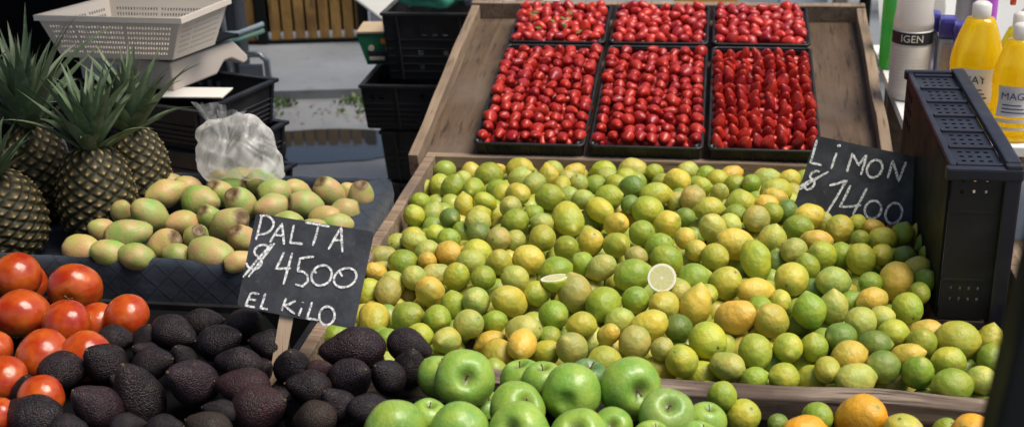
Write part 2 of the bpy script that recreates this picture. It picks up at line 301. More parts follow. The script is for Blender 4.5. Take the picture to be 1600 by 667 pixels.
LIMES = [
(0.3878, 1.9236, 0.6297, 0.0234, 'y', 0.99, 0.16, -0.03, 'yellow-green lime, one fruit above and one left of the dark pole'),
(0.2224, 2.1856, 0.6411, 0.0284, 'p', -0.99, -0.15, 0.03, 'pale green lime, three fruits below and one left of the LIMON sign'),
(-0.2263, 1.9062, 0.627, 0.027, 'k', 0.38, 0.47, -0.8, 'dull brownish lime, two fruits above and two left of the stemmed front apple'),
(-0.0422, 1.8864, 0.6239, 0.027, 'y', -0.38, -0.47, 0.8, 'yellow-green lime, one fruit above and one left of the lime hanging over the rail'),
(-0.0006, 1.9458, 0.6331, 0.0324, 'y', 0.47, -0.88, 0.1, 'big yellow-green lime, two fruits above the lime hanging over the rail'),
(-0.1868, 2.056, 0.6374, 0.0315, 'g', 0.36, 0.88, 0.32, 'big green lime, one fruit below and two right of the halved lime'),
(-0.3121, 1.9099, 0.6275, 0.0272, 'o', 0.04, 1.0, -0.01, 'orange-yellow lemon, three fruits below and one left of the halved lime'),
(-0.2709, 2.0095, 0.6359, 0.026, 'g', -0.54, 0.81, -0.22, 'green lime, one fruit below the halved lime'),
(0.0778, 1.9221, 0.6295, 0.0282, 'g', -0.28, 0.86, 0.43, 'green lime, one fruit above and one right of the lime hanging over the rail'),
(-0.415, 1.963, 0.6343, 0.0258, 'p', 0.72, -0.31, 0.62, 'pale green lime, two fruits below and three left of the halved lime'),
(0.0443, 2.0302, 0.6366, 0.0323, 'o', -0.74, 0.38, -0.56, 'big orange-yellow lemon, three fruits above the lime hanging over the rail'),
(-0.5971, 2.0054, 0.6137, 0.0301, 'Y', 0.32, -0.92, -0.21, 'yellow lemon, one fruit below the PALTA sign'),
(0.2579, 2.0346, 0.6367, 0.0264, 'p', -0.49, -0.86, -0.12, 'pale green lime, one fruit below and three left of the upended black crate'),
(-0.3549, 1.9227, 0.5974, 0.0298, 'o', 0.74, -0.66, -0.13, 'orange-yellow lemon, three fruits below and two left of the halved lime'),
(0.3345, 1.8875, 0.6241, 0.0257, 'g', -0.15, 0.27, -0.95, 'green lime, two fruits left of the dark pole'),
(-0.079, 2.0613, 0.6376, 0.0273, 'Y', 0.27, 0.9, -0.35, 'yellow lemon, one fruit below the cut lemon half'),
(-0.357, 2.0547, 0.6374, 0.0301, 'Y', -0.55, -0.58, 0.6, 'big yellow lemon, one fruit below and two left of the halved lime'),
(-0.1313, 2.0784, 0.6381, 0.0253, 'g', 0.13, -0.68, 0.72, 'green lime, one fruit below and one left of the cut lemon half'),
(-0.1223, 1.9306, 0.6308, 0.0271, 'k', 0.17, 0.33, 0.93, 'dull brownish lime, two fruits above the stemmed front apple'),
(-0.5127, 2.0941, 0.6292, 0.0297, 'o', 0.1, -0.68, 0.72, 'orange-yellow lemon, two fruits right of the PALTA sign'),
(0.033, 1.879, 0.6227, 0.0252, 'p', 0.82, -0.58, 0.04, 'pale green lime, one fruit above the lime hanging over the rail'),
(0.0284, 2.1597, 0.6404, 0.0305, 'Y', 0.49, -0.26, 0.83, 'big yellow lemon, two fruits right of the cut lemon half'),
(-0.2362, 2.3215, 0.6434, 0.0266, 'Y', 0.31, -0.51, 0.8, 'yellow lemon, two fruits above and one right of the halved lime'),
(0.0074, 2.274, 0.6428, 0.0258, 'y', -0.81, 0.58, -0.03, 'yellow-green lime, one fruit above and two right of the cut lemon half'),
(-0.3336, 2.3317, 0.6435, 0.0269, 'y', 0.16, -0.99, -0.04, 'yellow-green lime, two fruits above the halved lime'),
(0.148, 2.1893, 0.6412, 0.0306, 'Y', -0.33, -0.94, 0.0, 'big yellow lemon, three fruits below and two left of the LIMON sign'),
(0.3505, 1.9707, 0.6345, 0.0255, 'g', -0.0, 0.55, -0.84, 'green lime, two fruits below and one left of the upended black crate'),
(0.1314, 1.937, 0.6318, 0.0245, 'y', -0.09, 1.0, 0.04, 'yellow-green lime, one fruit above and two right of the lime hanging over the rail'),
(-0.5332, 1.9984, 0.623, 0.0287, 'g', -0.75, 0.39, -0.54, 'green lime, one fruit below and one right of the PALTA sign'),
(0.2101, 2.2985, 0.6432, 0.0269, 'y', 0.46, 0.51, -0.72, 'yellow-green lime, two fruits below and one left of the LIMON sign'),
(0.0007, 2.4143, 0.644, 0.0284, 'p', 0.27, 0.42, -0.87, 'pale green lime, two fruits above and two right of the cut lemon half'),
(0.1065, 2.0246, 0.6364, 0.0304, 'Y', 0.39, 0.48, -0.79, 'big yellow lemon, three fruits above and two right of the lime hanging over the rail'),
(0.3426, 2.0941, 0.6386, 0.0269, 'g', 0.23, -0.95, -0.23, 'green lime, one fruit left of the upended black crate'),
(-0.2757, 1.9302, 0.6016, 0.0247, 'Y', -0.76, 0.39, -0.53, 'yellow lemon, three fruits below the halved lime'),
(-0.1846, 2.3106, 0.6433, 0.0264, 'y', -0.54, 0.73, -0.42, 'yellow-green lime, one fruit above and two left of the cut lemon half'),
(-0.2806, 2.2866, 0.643, 0.0251, 'g', -0.35, 0.67, -0.66, 'green lime, two fruits above the halved lime'),
(0.1736, 2.0661, 0.6377, 0.0291, 'g', 0.2, -0.45, -0.87, 'green lime, three fruits above and three right of the lime hanging over the rail'),
(-0.0239, 2.0665, 0.6377, 0.0307, 'Y', -0.19, -0.35, -0.92, 'big yellow lemon, one fruit below and one right of the cut lemon half'),
(0.409, 1.9859, 0.6351, 0.0336, 'Y', -1.0, 0.09, -0.01, 'big yellow lemon, one fruit below the upended black crate'),
(-0.4195, 2.5714, 0.6428, 0.0265, 'Y', 0.46, -0.88, 0.08, 'yellow lemon, one fruit below and three right of the rear wooden corner'),
(-0.0803, 2.747, 0.619, 0.0276, 'Y', 0.77, -0.64, -0.08, 'yellow lemon, five fruits above and one right of the cut lemon half'),
(0.2525, 2.4338, 0.644, 0.0276, 'Y', 0.22, 0.97, 0.1, 'yellow lemon, one fruit below and one left of the LIMON sign'),
(-0.4755, 1.983, 0.6311, 0.0249, 'g', -0.54, 0.8, -0.25, 'green lime, one fruit below and two right of the PALTA sign'),
(-0.4739, 2.1499, 0.6366, 0.0254, 'y', -0.36, 0.25, -0.9, 'yellow-green lime, three fruits right of the PALTA sign'),
(-0.091, 2.4263, 0.644, 0.0274, 'Y', -0.67, 0.29, -0.69, 'yellow lemon, three fruits above the cut lemon half'),
(-0.5993, 2.1144, 0.6168, 0.0259, 'k', -0.2, 0.85, 0.49, 'dull brownish lime, one fruit right of the PALTA sign'),
(0.0894, 2.4704, 0.6439, 0.0275, 'k', 0.11, 0.98, 0.17, 'dull brownish lime, four fruits left of the LIMON sign'),
(-0.3115, 2.0892, 0.6385, 0.0245, 'y', -0.45, -0.81, 0.39, 'yellow-green lime, one fruit below and one left of the halved lime'),
(0.1582, 2.3145, 0.6434, 0.0253, 'p', 0.5, 0.84, 0.19, 'pale green lime, two fruits below and two left of the LIMON sign'),
(-0.5104, 2.2614, 0.6335, 0.0259, 'o', -0.81, 0.58, 0.08, 'orange-yellow lemon, one fruit above and three right of the PALTA sign'),
(-0.4171, 2.0491, 0.6372, 0.0249, 'p', 0.19, 0.79, -0.59, 'pale green lime, one fruit below and three left of the halved lime'),
(0.1927, 1.8823, 0.6232, 0.0218, 'Y', 0.1, -0.99, -0.04, 'yellow lemon, one fruit above and three right of the lime hanging over the rail'),
(-0.2955, 2.4356, 0.644, 0.0351, 'y', -0.37, 0.91, 0.2, 'big yellow-green lime, three fruits above and one right of the halved lime'),
(-0.2343, 2.4915, 0.6438, 0.0276, 'y', -0.74, 0.64, 0.21, 'yellow-green lime, three fruits above and two right of the halved lime'),
(-0.1385, 2.3752, 0.6439, 0.0257, 'g', 0.68, -0.6, 0.42, 'green lime, two fruits above and one left of the cut lemon half'),
(0.3083, 1.9995, 0.6355, 0.0243, 'y', -1.0, -0.03, 0.06, 'yellow-green lime, one fruit below and two left of the upended black crate'),
(-0.1006, 2.3091, 0.6433, 0.0275, 'g', 0.62, -0.34, 0.71, 'green lime, one fruit above and one left of the cut lemon half'),
(0.2204, 1.9768, 0.6347, 0.0258, 'd', 0.81, 0.54, -0.22, 'dark green lime, one fruit below and three left of the upended black crate'),
(-0.3469, 2.2277, 0.642, 0.029, 'Y', -0.92, -0.14, 0.37, 'yellow lemon, one fruit above and one left of the halved lime'),
(-0.1684, 1.8755, 0.6222, 0.0266, 'y', 0.86, 0.47, -0.2, 'yellow-green lime, one fruit above and one left of the stemmed front apple'),
(0.1185, 2.3664, 0.6438, 0.0277, 'p', -0.2, -0.1, -0.97, 'pale green lime, one fruit below and three left of the LIMON sign'),
(0.0821, 2.1292, 0.6396, 0.0289, 'Y', -0.89, -0.43, 0.15, 'yellow lemon, one fruit below and three right of the cut lemon half'),
(-0.4004, 2.2107, 0.6416, 0.0246, 'Y', 0.06, 0.36, -0.93, 'yellow lemon, one fruit above and two left of the halved lime'),
(-0.204, 2.206, 0.6415, 0.0255, 'k', 0.88, 0.18, 0.45, 'dull brownish lime, one fruit above and two right of the halved lime'),
(-0.1439, 2.1765, 0.6409, 0.0317, 'g', -0.88, -0.12, -0.45, 'big green lime, one fruit left of the cut lemon half'),
(-0.4207, 2.142, 0.64, 0.0234, 'g', -0.26, -0.92, 0.29, 'green lime, three fruits left of the halved lime'),
(-0.3604, 2.1449, 0.64, 0.0251, 'p', -0.86, -0.11, 0.51, 'pale green lime, one fruit left of the halved lime'),
(0.1709, 2.4297, 0.644, 0.027, 'g', -0.94, 0.3, -0.17, 'green lime, one fruit below and two left of the LIMON sign'),
(0.2804, 2.2875, 0.643, 0.0279, 'y', -0.16, 0.31, 0.94, 'yellow-green lime, two fruits below the LIMON sign'),
(-0.2175, 1.9766, 0.6347, 0.0244, 'y', 0.94, 0.35, -0.01, 'yellow-green lime, two fruits below and one right of the halved lime'),
(0.2297, 1.9204, 0.6292, 0.0273, 'o', -0.94, -0.25, -0.24, 'orange-yellow lemon, two fruits below and three left of the upended black crate'),
(-0.0313, 2.172, 0.6407, 0.0296, 'g', -0.92, -0.01, -0.4, 'big green lime, one fruit right of the cut lemon half'),
(-0.193, 2.4137, 0.644, 0.0255, 'o', -0.47, 0.69, -0.55, 'orange-yellow lemon, two fruits above and two left of the cut lemon half'),
(0.2727, 1.956, 0.634, 0.0255, 'd', -0.97, 0.17, -0.19, 'dark green lime, two fruits below and two left of the upended black crate'),
(-0.4213, 2.3206, 0.6434, 0.0244, 'k', -0.26, -0.92, 0.31, 'dull brownish lime, two fruits above and two left of the halved lime'),
(0.0845, 2.2666, 0.6427, 0.0317, 'y', -0.21, 0.56, 0.8, 'big yellow-green lime, one fruit above and three right of the cut lemon half'),
(-0.3501, 2.5576, 0.643, 0.0291, 'g', -0.99, 0.07, -0.12, 'green lime, four fruits above the halved lime'),
(0.3217, 2.3117, 0.6433, 0.022, 'Y', 0.26, 0.92, -0.3, 'yellow lemon, two fruits below and one right of the LIMON sign'),
(0.3352, 2.2014, 0.6414, 0.0316, 'o', 0.23, 0.53, 0.82, 'big orange-yellow lemon, one fruit above and two left of the upended black crate'),
(0.1749, 1.9473, 0.6287, 0.023, 'g', 0.1, -0.08, -0.99, 'green lime, one fruit above and three right of the lime hanging over the rail'),
(0.3877, 2.2063, 0.6415, 0.021, 'g', -0.16, 0.52, -0.84, 'green lime, one fruit above and one left of the upended black crate'),
(-0.1018, 1.9858, 0.6351, 0.0287, 'Y', 0.88, 0.01, 0.47, 'yellow lemon, two fruits below the cut lemon half'),
(-0.4234, 2.4894, 0.6438, 0.0238, 'p', 0.16, 0.77, -0.62, 'pale green lime, two fruits below and three right of the rear wooden corner'),
(0.4618, 1.9901, 0.6352, 0.0223, 'y', -0.2, -0.36, -0.91, 'yellow-green lime, one fruit above the dark pole'),
(0.4304, 1.8771, 0.6224, 0.0224, 'p', -0.98, 0.09, -0.19, 'pale green lime, right beside the dark pole'),
(-0.3926, 2.3505, 0.6276, 0.022, 'p', 0.38, -0.9, -0.19, 'pale green lime, two fruits above and one left of the halved lime'),
(0.0475, 2.3343, 0.6436, 0.0338, 'Y', -0.89, -0.32, 0.33, 'big yellow lemon, two fruits above and three right of the cut lemon half'),
(-0.4566, 2.2095, 0.6406, 0.0259, 'p', 0.99, 0.16, 0.01, 'pale green lime, one fruit above and three left of the halved lime'),
(-0.0843, 2.2503, 0.6424, 0.0294, 'g', -0.88, -0.02, 0.47, 'green lime, one fruit above the cut lemon half'),
(0.2816, 1.8976, 0.6256, 0.027, 'd', 0.84, 0.38, -0.39, 'dark green lime, two fruits below and one left of the upended black crate'),
(-0.6361, 2.4923, 0.6158, 0.0235, 'y', -0.22, -0.35, 0.91, 'yellow-green lime, two fruits below and one left of the rear wooden corner'),
(0.2354, 1.8609, 0.6199, 0.0287, 'p', -0.92, -0.4, 0.02, 'pale green lime, three fruits below and three left of the upended black crate'),
(0.2853, 2.1193, 0.6393, 0.0239, 'o', 0.91, 0.38, 0.17, 'orange-yellow lemon, two fruits left of the upended black crate'),
(-0.3976, 2.6644, 0.6323, 0.0252, 'p', -0.48, -0.85, -0.21, 'pale green lime, three fruits right of the rear wooden corner'),
(-0.1758, 2.6553, 0.6338, 0.0262, 'd', 0.86, -0.45, -0.23, 'dark green lime, five fruits above and one left of the cut lemon half'),
(-0.5336, 2.6457, 0.6227, 0.0253, 'y', 0.1, 0.99, -0.05, 'yellow-green lime, one fruit below and one right of the rear wooden corner'),
(-0.1694, 1.9485, 0.6336, 0.0191, 'o', -0.64, 0.34, -0.69, 'small orange-yellow lemon, two fruits above and one left of the stemmed front apple'),
(-0.3765, 1.9694, 0.596, 0.0237, 'o', 0.88, 0.46, 0.16, 'orange-yellow lemon, two fruits below and two left of the halved lime'),
(0.3217, 1.9323, 0.6279, 0.0241, 'o', -0.89, 0.17, -0.43, 'orange-yellow lemon, two fruits below and one left of the upended black crate'),
(0.1228, 1.8577, 0.6194, 0.0238, 'y', 0.85, 0.43, -0.31, 'yellow-green lime, two fruits right of the lime hanging over the rail'),
(0.3006, 1.9221, 0.5858, 0.0264, 'p', 0.79, 0.61, 0.1, 'pale green lime, three fruits left of the dark pole'),
(-0.0418, 2.5734, 0.6428, 0.0274, 'k', -0.14, -0.63, -0.76, 'dull brownish lime, four fruits above and one right of the cut lemon half'),
(-0.4536, 2.2606, 0.6372, 0.0277, 'y', 0.93, 0.19, -0.3, 'yellow-green lime, one fruit above and three left of the halved lime'),
(0.1213, 2.5053, 0.6436, 0.0225, 'g', 0.64, -0.77, 0.03, 'green lime, three fruits left of the LIMON sign'),
(-0.1339, 2.4939, 0.6437, 0.0315, 'y', -0.9, 0.19, 0.39, 'big yellow-green lime, three fruits above and one left of the cut lemon half'),
(-0.5484, 2.4528, 0.6292, 0.0224, 'd', -0.54, 0.81, -0.23, 'dark green lime, two fruits below the rear wooden corner'),
(-0.4016, 2.4107, 0.644, 0.0264, 'g', 0.92, 0.12, 0.38, 'green lime, three fruits above and two left of the halved lime'),
(-0.4804, 2.4146, 0.6394, 0.0253, 'p', -0.89, -0.34, 0.31, 'pale green lime, two fruits below and one right of the rear wooden corner'),
(-0.0513, 2.3573, 0.6438, 0.0216, 'o', 0.85, -0.4, 0.33, 'orange-yellow lemon, two fruits above and one right of the cut lemon half'),
(-0.0071, 2.5142, 0.6436, 0.0268, 'Y', 0.99, 0.06, 0.12, 'yellow lemon, three fruits above and two right of the cut lemon half'),
(-0.5978, 2.2331, 0.6199, 0.029, 'g', -0.89, -0.34, 0.31, 'green lime, one fruit above and one right of the PALTA sign'),
(0.3696, 2.1531, 0.6403, 0.0195, 'g', -0.2, -0.91, -0.36, 'small green lime, one fruit left of the upended black crate'),
(-0.0056, 2.1127, 0.6391, 0.0196, 'y', -0.52, 0.83, -0.18, 'small yellow-green lime, one fruit below and two right of the cut lemon half'),
(0.1254, 2.1002, 0.6388, 0.0194, 'Y', 0.11, -0.97, -0.23, 'small yellow lemon, three fruits above and two right of the lime hanging over the rail'),
(-0.5235, 2.7848, 0.6017, 0.0325, 'g', 0.85, 0.5, 0.14, 'big green lime, two fruits right of the rear wooden corner'),
(-0.3755, 2.0019, 0.6211, 0.0205, 'g', 0.92, -0.01, 0.39, 'small green lime, two fruits below and two left of the halved lime'),
(0.1583, 2.0886, 0.5979, 0.0217, 'd', 0.11, 0.52, 0.85, 'small dark green lime, one fruit below and five left of the upended black crate'),
(-0.0753, 1.9167, 0.6286, 0.0193, 'k', 0.23, 0.25, 0.94, 'small dull brownish lime, two fruits above and one right of the stemmed front apple'),
(0.3717, 2.4151, 0.644, 0.0227, 'g', -0.25, -0.1, -0.96, 'green lime, one fruit below and two right of the LIMON sign'),
(0.084, 2.7349, 0.621, 0.0215, 'g', -0.41, -0.74, 0.54, 'small green lime, one fruit above and four left of the LIMON sign'),
(0.4098, 2.3199, 0.6434, 0.0195, 'g', -0.28, 0.26, -0.92, 'small green lime, two fruits above and one left of the upended black crate'),
(-0.2219, 2.5656, 0.6429, 0.0283, 'g', -0.92, 0.2, -0.33, 'green lime, four fruits above and two left of the cut lemon half'),
(0.1957, 2.4928, 0.6437, 0.0276, 'Y', 0.94, 0.33, 0.09, 'yellow lemon, two fruits left of the LIMON sign'),
(-0.0764, 2.6003, 0.6237, 0.0229, 'p', 0.03, -0.98, -0.22, 'pale green lime, four fruits above and one right of the cut lemon half'),
(-0.2877, 2.1808, 0.641, 0.029, 'g', -0.85, -0.48, -0.22, 'green lime, one fruit above the halved lime'),
(-0.1724, 2.527, 0.6434, 0.021, 'd', 0.03, 0.88, 0.47, 'small dark green lime, four fruits above and one left of the cut lemon half'),
(-0.1233, 2.5943, 0.6425, 0.0277, 'y', -0.94, -0.32, -0.05, 'yellow-green lime, four fruits above the cut lemon half'),
(-0.056, 2.4642, 0.6439, 0.0211, 'd', 0.68, -0.6, 0.42, 'dark green lime, three fruits above and one right of the cut lemon half'),
(0.2046, 2.365, 0.6438, 0.0244, 'o', 0.98, -0.07, -0.16, 'orange-yellow lemon, one fruit below and two left of the LIMON sign'),
(-0.5995, 2.3412, 0.6212, 0.0223, 'p', 0.99, -0.11, -0.11, 'pale green lime, two fruits above and two right of the PALTA sign'),
(-0.3177, 1.9625, 0.6268, 0.0278, 'p', 0.91, -0.27, 0.32, 'pale green lime, two fruits below and one left of the halved lime'),
(-0.0285, 2.299, 0.6432, 0.0211, 'Y', -0.82, -0.51, 0.25, 'yellow lemon, one fruit above and one right of the cut lemon half'),
(-0.5481, 2.2315, 0.6274, 0.0201, 'o', 0.06, -0.53, 0.84, 'small orange-yellow lemon, one fruit above and two right of the PALTA sign'),
(0.3837, 1.8574, 0.6194, 0.0294, 'g', 0.97, 0.22, 0.04, 'green lime, one fruit left of the dark pole'),
(0.3778, 2.253, 0.6425, 0.0238, 'Y', -0.86, -0.37, -0.36, 'yellow lemon, two fruits above and one left of the upended black crate'),
(0.0133, 2.629, 0.6379, 0.0209, 'p', 0.42, -0.68, 0.6, 'small pale green lime, four fruits above and two right of the cut lemon half'),
(0.3305, 2.3846, 0.6439, 0.0263, 'y', -0.77, -0.62, 0.16, 'yellow-green lime, one fruit below and one right of the LIMON sign'),
(-0.4949, 1.9282, 0.6237, 0.0233, 'y', -0.96, 0.25, 0.14, 'yellow-green lime, two fruits below and two right of the PALTA sign'),
(0.2166, 2.0958, 0.6315, 0.0272, 'p', 0.03, -0.07, -1.0, 'pale green lime, four fruits left of the upended black crate'),
(-0.2994, 2.6787, 0.6301, 0.0216, 'p', -0.16, -0.39, 0.91, 'small pale green lime, five fruits above and one right of the halved lime'),
(-0.6319, 2.7341, 0.5938, 0.0262, 'y', 0.02, 0.62, 0.78, 'yellow-green lime, one fruit below the rear wooden corner'),
(-0.3338, 2.6527, 0.6342, 0.0214, 'y', 0.06, 0.91, 0.41, 'small yellow-green lime, five fruits above the halved lime'),
(0.0591, 2.5541, 0.6431, 0.0291, 'y', 0.96, 0.26, -0.01, 'yellow-green lime, one fruit above and five left of the LIMON sign'),
(-0.5322, 2.5267, 0.6311, 0.0222, 'Y', 0.15, -0.53, -0.83, 'yellow lemon, two fruits below and one right of the rear wooden corner'),
(0.0469, 2.4914, 0.6438, 0.0218, 'g', 0.93, -0.35, 0.11, 'green lime, three fruits above and three right of the cut lemon half'),
(-0.345, 2.4068, 0.644, 0.0217, 'p', 0.91, 0.21, -0.36, 'pale green lime, three fruits above the halved lime'),
(0.2898, 2.4609, 0.6439, 0.0194, 'y', -0.29, -0.95, -0.04, 'small yellow-green lime, one fruit below the LIMON sign'),
(0.2877, 2.3818, 0.6439, 0.0188, 'g', -0.62, -0.57, 0.53, 'small green lime, one fruit below the LIMON sign'),
(0.4184, 2.3738, 0.6439, 0.0248, 'd', 0.92, 0.23, 0.32, 'dark green lime, three fruits above and one left of the upended black crate'),
(-0.5987, 2.8904, 0.5727, 0.0282, 'Y', 1.0, 0.01, 0.01, 'yellow lemon, one fruit right of the rear wooden corner'),
(-0.5597, 2.1644, 0.6241, 0.0233, 'p', -0.79, -0.4, 0.47, 'pale green lime, one fruit above and two right of the PALTA sign'),
(-0.4575, 2.8336, 0.6034, 0.029, 'Y', -0.97, 0.22, -0.07, 'yellow lemon, three fruits right of the rear wooden corner'),
(-0.5514, 1.9232, 0.6144, 0.0223, 'g', -0.98, 0.2, -0.03, 'green lime, two fruits below and one right of the PALTA sign'),
(0.3644, 2.0175, 0.6299, 0.025, 'o', -0.93, 0.15, -0.34, 'orange-yellow lemon, one fruit below and one left of the upended black crate'),
(0.2957, 2.0579, 0.635, 0.0211, 'p', 0.97, -0.23, 0.06, 'pale green lime, one fruit below and two left of the upended black crate'),
(-0.264, 2.7007, 0.6182, 0.0246, 'g', 0.99, -0.08, -0.07, 'green lime, five fruits above and two right of the halved lime'),
(-0.243, 2.0956, 0.6386, 0.0327, 'k', 0.22, -0.21, -0.95, 'big dull brownish lime, one fruit below and one right of the halved lime'),
(-0.2568, 2.8292, 0.6053, 0.0264, 'y', 0.98, -0.12, 0.14, 'yellow-green lime, six fruits above and two right of the halved lime'),
(-0.0602, 2.8627, 0.5996, 0.0242, 'p', 0.8, 0.6, 0.05, 'pale green lime, six fruits above and one right of the cut lemon half'),
(0.0393, 2.8297, 0.6052, 0.0238, 'o', -0.85, -0.48, -0.22, 'orange-yellow lemon, two fruits above and five left of the LIMON sign'),
(-0.1962, 2.7412, 0.6199, 0.0263, 'y', -0.81, -0.24, 0.54, 'yellow-green lime, five fruits above and one left of the cut lemon half'),
(0.1715, 2.7957, 0.6109, 0.0233, 'Y', 0.89, 0.45, 0.1, 'yellow lemon, two fruits above and three left of the LIMON sign'),
(-0.6413, 2.5774, 0.6141, 0.0213, 'g', 0.95, 0.18, -0.27, 'small green lime, two fruits below and one left of the rear wooden corner'),
(0.4169, 2.4341, 0.644, 0.0228, 'o', 0.99, 0.12, 0.09, 'orange-yellow lemon, one fruit below and three right of the LIMON sign'),
(-0.5614, 2.3709, 0.6271, 0.0198, 'y', 0.84, 0.28, -0.46, 'small yellow-green lime, three fruits below the rear wooden corner'),
(-0.6533, 1.9488, 0.6031, 0.0227, 'g', 0.96, 0.16, 0.24, 'green lime, two fruits below and one left of the PALTA sign'),
(-0.1422, 2.2589, 0.6426, 0.0209, 'k', -0.94, 0.35, 0.03, 'small dull brownish lime, one fruit above and one left of the cut lemon half'),
(-0.6011, 2.1651, 0.6097, 0.0234, 'p', 0.87, 0.04, -0.48, 'pale green lime, two fruits right of the PALTA sign'),
(-0.1166, 2.9514, 0.5846, 0.0249, 'g', 0.93, -0.05, 0.36, 'green lime, six fruits above the cut lemon half'),
(0.076, 1.8502, 0.6182, 0.0196, 'g', -0.9, -0.18, -0.41, 'small green lime, one fruit right of the lime hanging over the rail'),
(-0.2722, 1.9724, 0.6102, 0.0212, 'g', -0.75, -0.36, 0.56, 'small green lime, two fruits below the halved lime'),
(-0.2757, 2.5504, 0.6431, 0.022, 'p', 1.0, 0.01, -0.02, 'pale green lime, four fruits above and two right of the halved lime'),
(-0.4868, 2.5342, 0.6378, 0.0208, 'y', -0.83, -0.18, 0.53, 'small yellow-green lime, two fruits below and two right of the rear wooden corner'),
(-0.37, 2.452, 0.644, 0.0214, 'g', 0.93, -0.01, 0.38, 'green lime, three fruits above and one left of the halved lime'),
(-0.4872, 2.4586, 0.6349, 0.0223, 'y', -0.78, -0.6, -0.18, 'yellow-green lime, two fruits below and one right of the rear wooden corner'),
(0.2883, 2.1853, 0.6411, 0.021, 'g', -0.76, -0.64, 0.09, 'green lime, one fruit above and three left of the upended black crate'),
(-0.5264, 2.3326, 0.6321, 0.0234, 'g', 0.92, -0.27, 0.3, 'green lime, three fruits below the rear wooden corner'),
(0.2474, 2.3259, 0.634, 0.0235, 'g', -0.26, 0.54, 0.8, 'green lime, two fruits below the LIMON sign'),
(0.3629, 2.3111, 0.6433, 0.0195, 'd', 0.86, -0.14, 0.49, 'small dark green lime, two fruits above and one left of the upended black crate'),
(-0.559, 2.2809, 0.6266, 0.0243, 'p', 0.95, 0.27, 0.18, 'pale green lime, two fruits above and three right of the PALTA sign'),
(0.1183, 2.7917, 0.6116, 0.0248, 'p', -0.94, -0.21, -0.28, 'pale green lime, two fruits above and four left of the LIMON sign'),
(-0.0261, 2.6832, 0.6293, 0.0213, 'y', -1.0, 0.07, -0.07, 'small yellow-green lime, five fruits above and two right of the cut lemon half'),
(-0.1901, 2.8442, 0.6028, 0.0317, 'p', 0.98, -0.03, 0.21, 'big pale green lime, six fruits above and one left of the cut lemon half'),
(0.1342, 2.6507, 0.6345, 0.0306, 'y', -0.94, -0.33, -0.13, 'big yellow-green lime, one fruit above and three left of the LIMON sign'),
(-0.5852, 2.6729, 0.6107, 0.03, 'g', -0.28, -0.05, -0.96, 'green lime, one fruit below the rear wooden corner'),
(-0.3246, 2.7985, 0.6104, 0.024, 'o', -0.76, -0.58, -0.29, 'orange-yellow lemon, six fruits right of the rear wooden corner'),
(-0.0164, 2.821, 0.6067, 0.0223, 'g', 0.83, 0.54, -0.11, 'green lime, five fruits above and two right of the cut lemon half'),
(-0.613, 2.3799, 0.6113, 0.0226, 'Y', -0.93, -0.17, -0.33, 'yellow lemon, two fruits above and two right of the PALTA sign'),
(-0.6457, 2.2054, 0.6122, 0.02, 'o', 0.8, 0.34, -0.49, 'small orange-yellow lemon, one fruit above the PALTA sign'),
(0.3194, 2.4318, 0.644, 0.023, 'o', -0.77, -0.36, 0.52, 'orange-yellow lemon, one fruit below and one right of the LIMON sign'),
(-0.1386, 2.838, 0.6038, 0.0203, 'y', 0.92, 0.39, -0.0, 'small yellow-green lime, six fruits above the cut lemon half'),
(-0.5868, 2.7843, 0.5923, 0.0205, 'p', 0.92, 0.2, 0.35, 'small pale green lime, one fruit right of the rear wooden corner'),
(0.1121, 2.549, 0.6432, 0.0235, 'o', 0.96, -0.0, -0.27, 'orange-yellow lemon, one fruit above and four left of the LIMON sign'),
(0.1307, 2.593, 0.6425, 0.0239, 'o', -0.89, 0.37, 0.25, 'orange-yellow lemon, one fruit above and three left of the LIMON sign'),
(-0.6847, 1.9664, 0.5734, 0.0261, 'g', 0.92, -0.19, -0.35, 'green lime, three fruits below and one left of the PALTA sign'),
(0.1705, 1.9049, 0.5915, 0.0251, 'y', 0.84, -0.2, 0.5, 'yellow-green lime, three fruits right of the lime hanging over the rail'),
(-0.6428, 2.1337, 0.6015, 0.0269, 'y', 0.24, 0.46, 0.86, 'yellow-green lime, right beside the PALTA sign'),
(-0.0517, 1.9978, 0.6281, 0.0244, 'd', -0.44, -0.86, 0.26, 'dark green lime, two fruits below and one right of the cut lemon half'),
(-0.0103, 1.9048, 0.5903, 0.0252, 'y', -0.95, 0.2, -0.23, 'yellow-green lime, one fruit left of the lime hanging over the rail'),
(-0.4605, 2.0556, 0.6215, 0.0249, 'g', 0.2, -0.25, -0.95, 'green lime, one fruit below and three right of the PALTA sign'),
(0.2549, 2.1461, 0.6164, 0.0245, 'g', 0.82, 0.43, -0.38, 'green lime, three fruits left of the upended black crate'),
(0.1621, 1.956, 0.5856, 0.0252, 'y', 0.52, -0.84, 0.17, 'yellow-green lime, one fruit above and three right of the lime hanging over the rail'),
(-0.2016, 1.9949, 0.5953, 0.0253, 'p', 0.26, 0.89, 0.39, 'pale green lime, two fruits above and one left of the stemmed front apple'),
(-0.4689, 2.5544, 0.6027, 0.0266, 'y', -0.17, 0.65, 0.74, 'yellow-green lime, two fruits below and two right of the rear wooden corner'),
(0.1031, 1.9477, 0.5941, 0.0251, 'd', -0.06, -0.15, -0.99, 'dark green lime, one fruit above and one right of the lime hanging over the rail'),
(-0.4456, 1.9251, 0.6209, 0.0248, 'p', 0.26, 0.92, -0.3, 'pale green lime, two fruits below and three right of the PALTA sign'),
(-0.2432, 2.2302, 0.6356, 0.0244, 'g', -0.25, -0.42, 0.87, 'green lime, one fruit above and one right of the halved lime'),
(0.1249, 2.3227, 0.6112, 0.0248, 'd', -0.03, -0.23, -0.97, 'dark green lime, two fruits below and three left of the LIMON sign'),
(-0.6482, 2.2451, 0.5919, 0.0257, 'p', 0.89, 0.45, -0.1, 'pale green lime, one fruit right of the PALTA sign'),
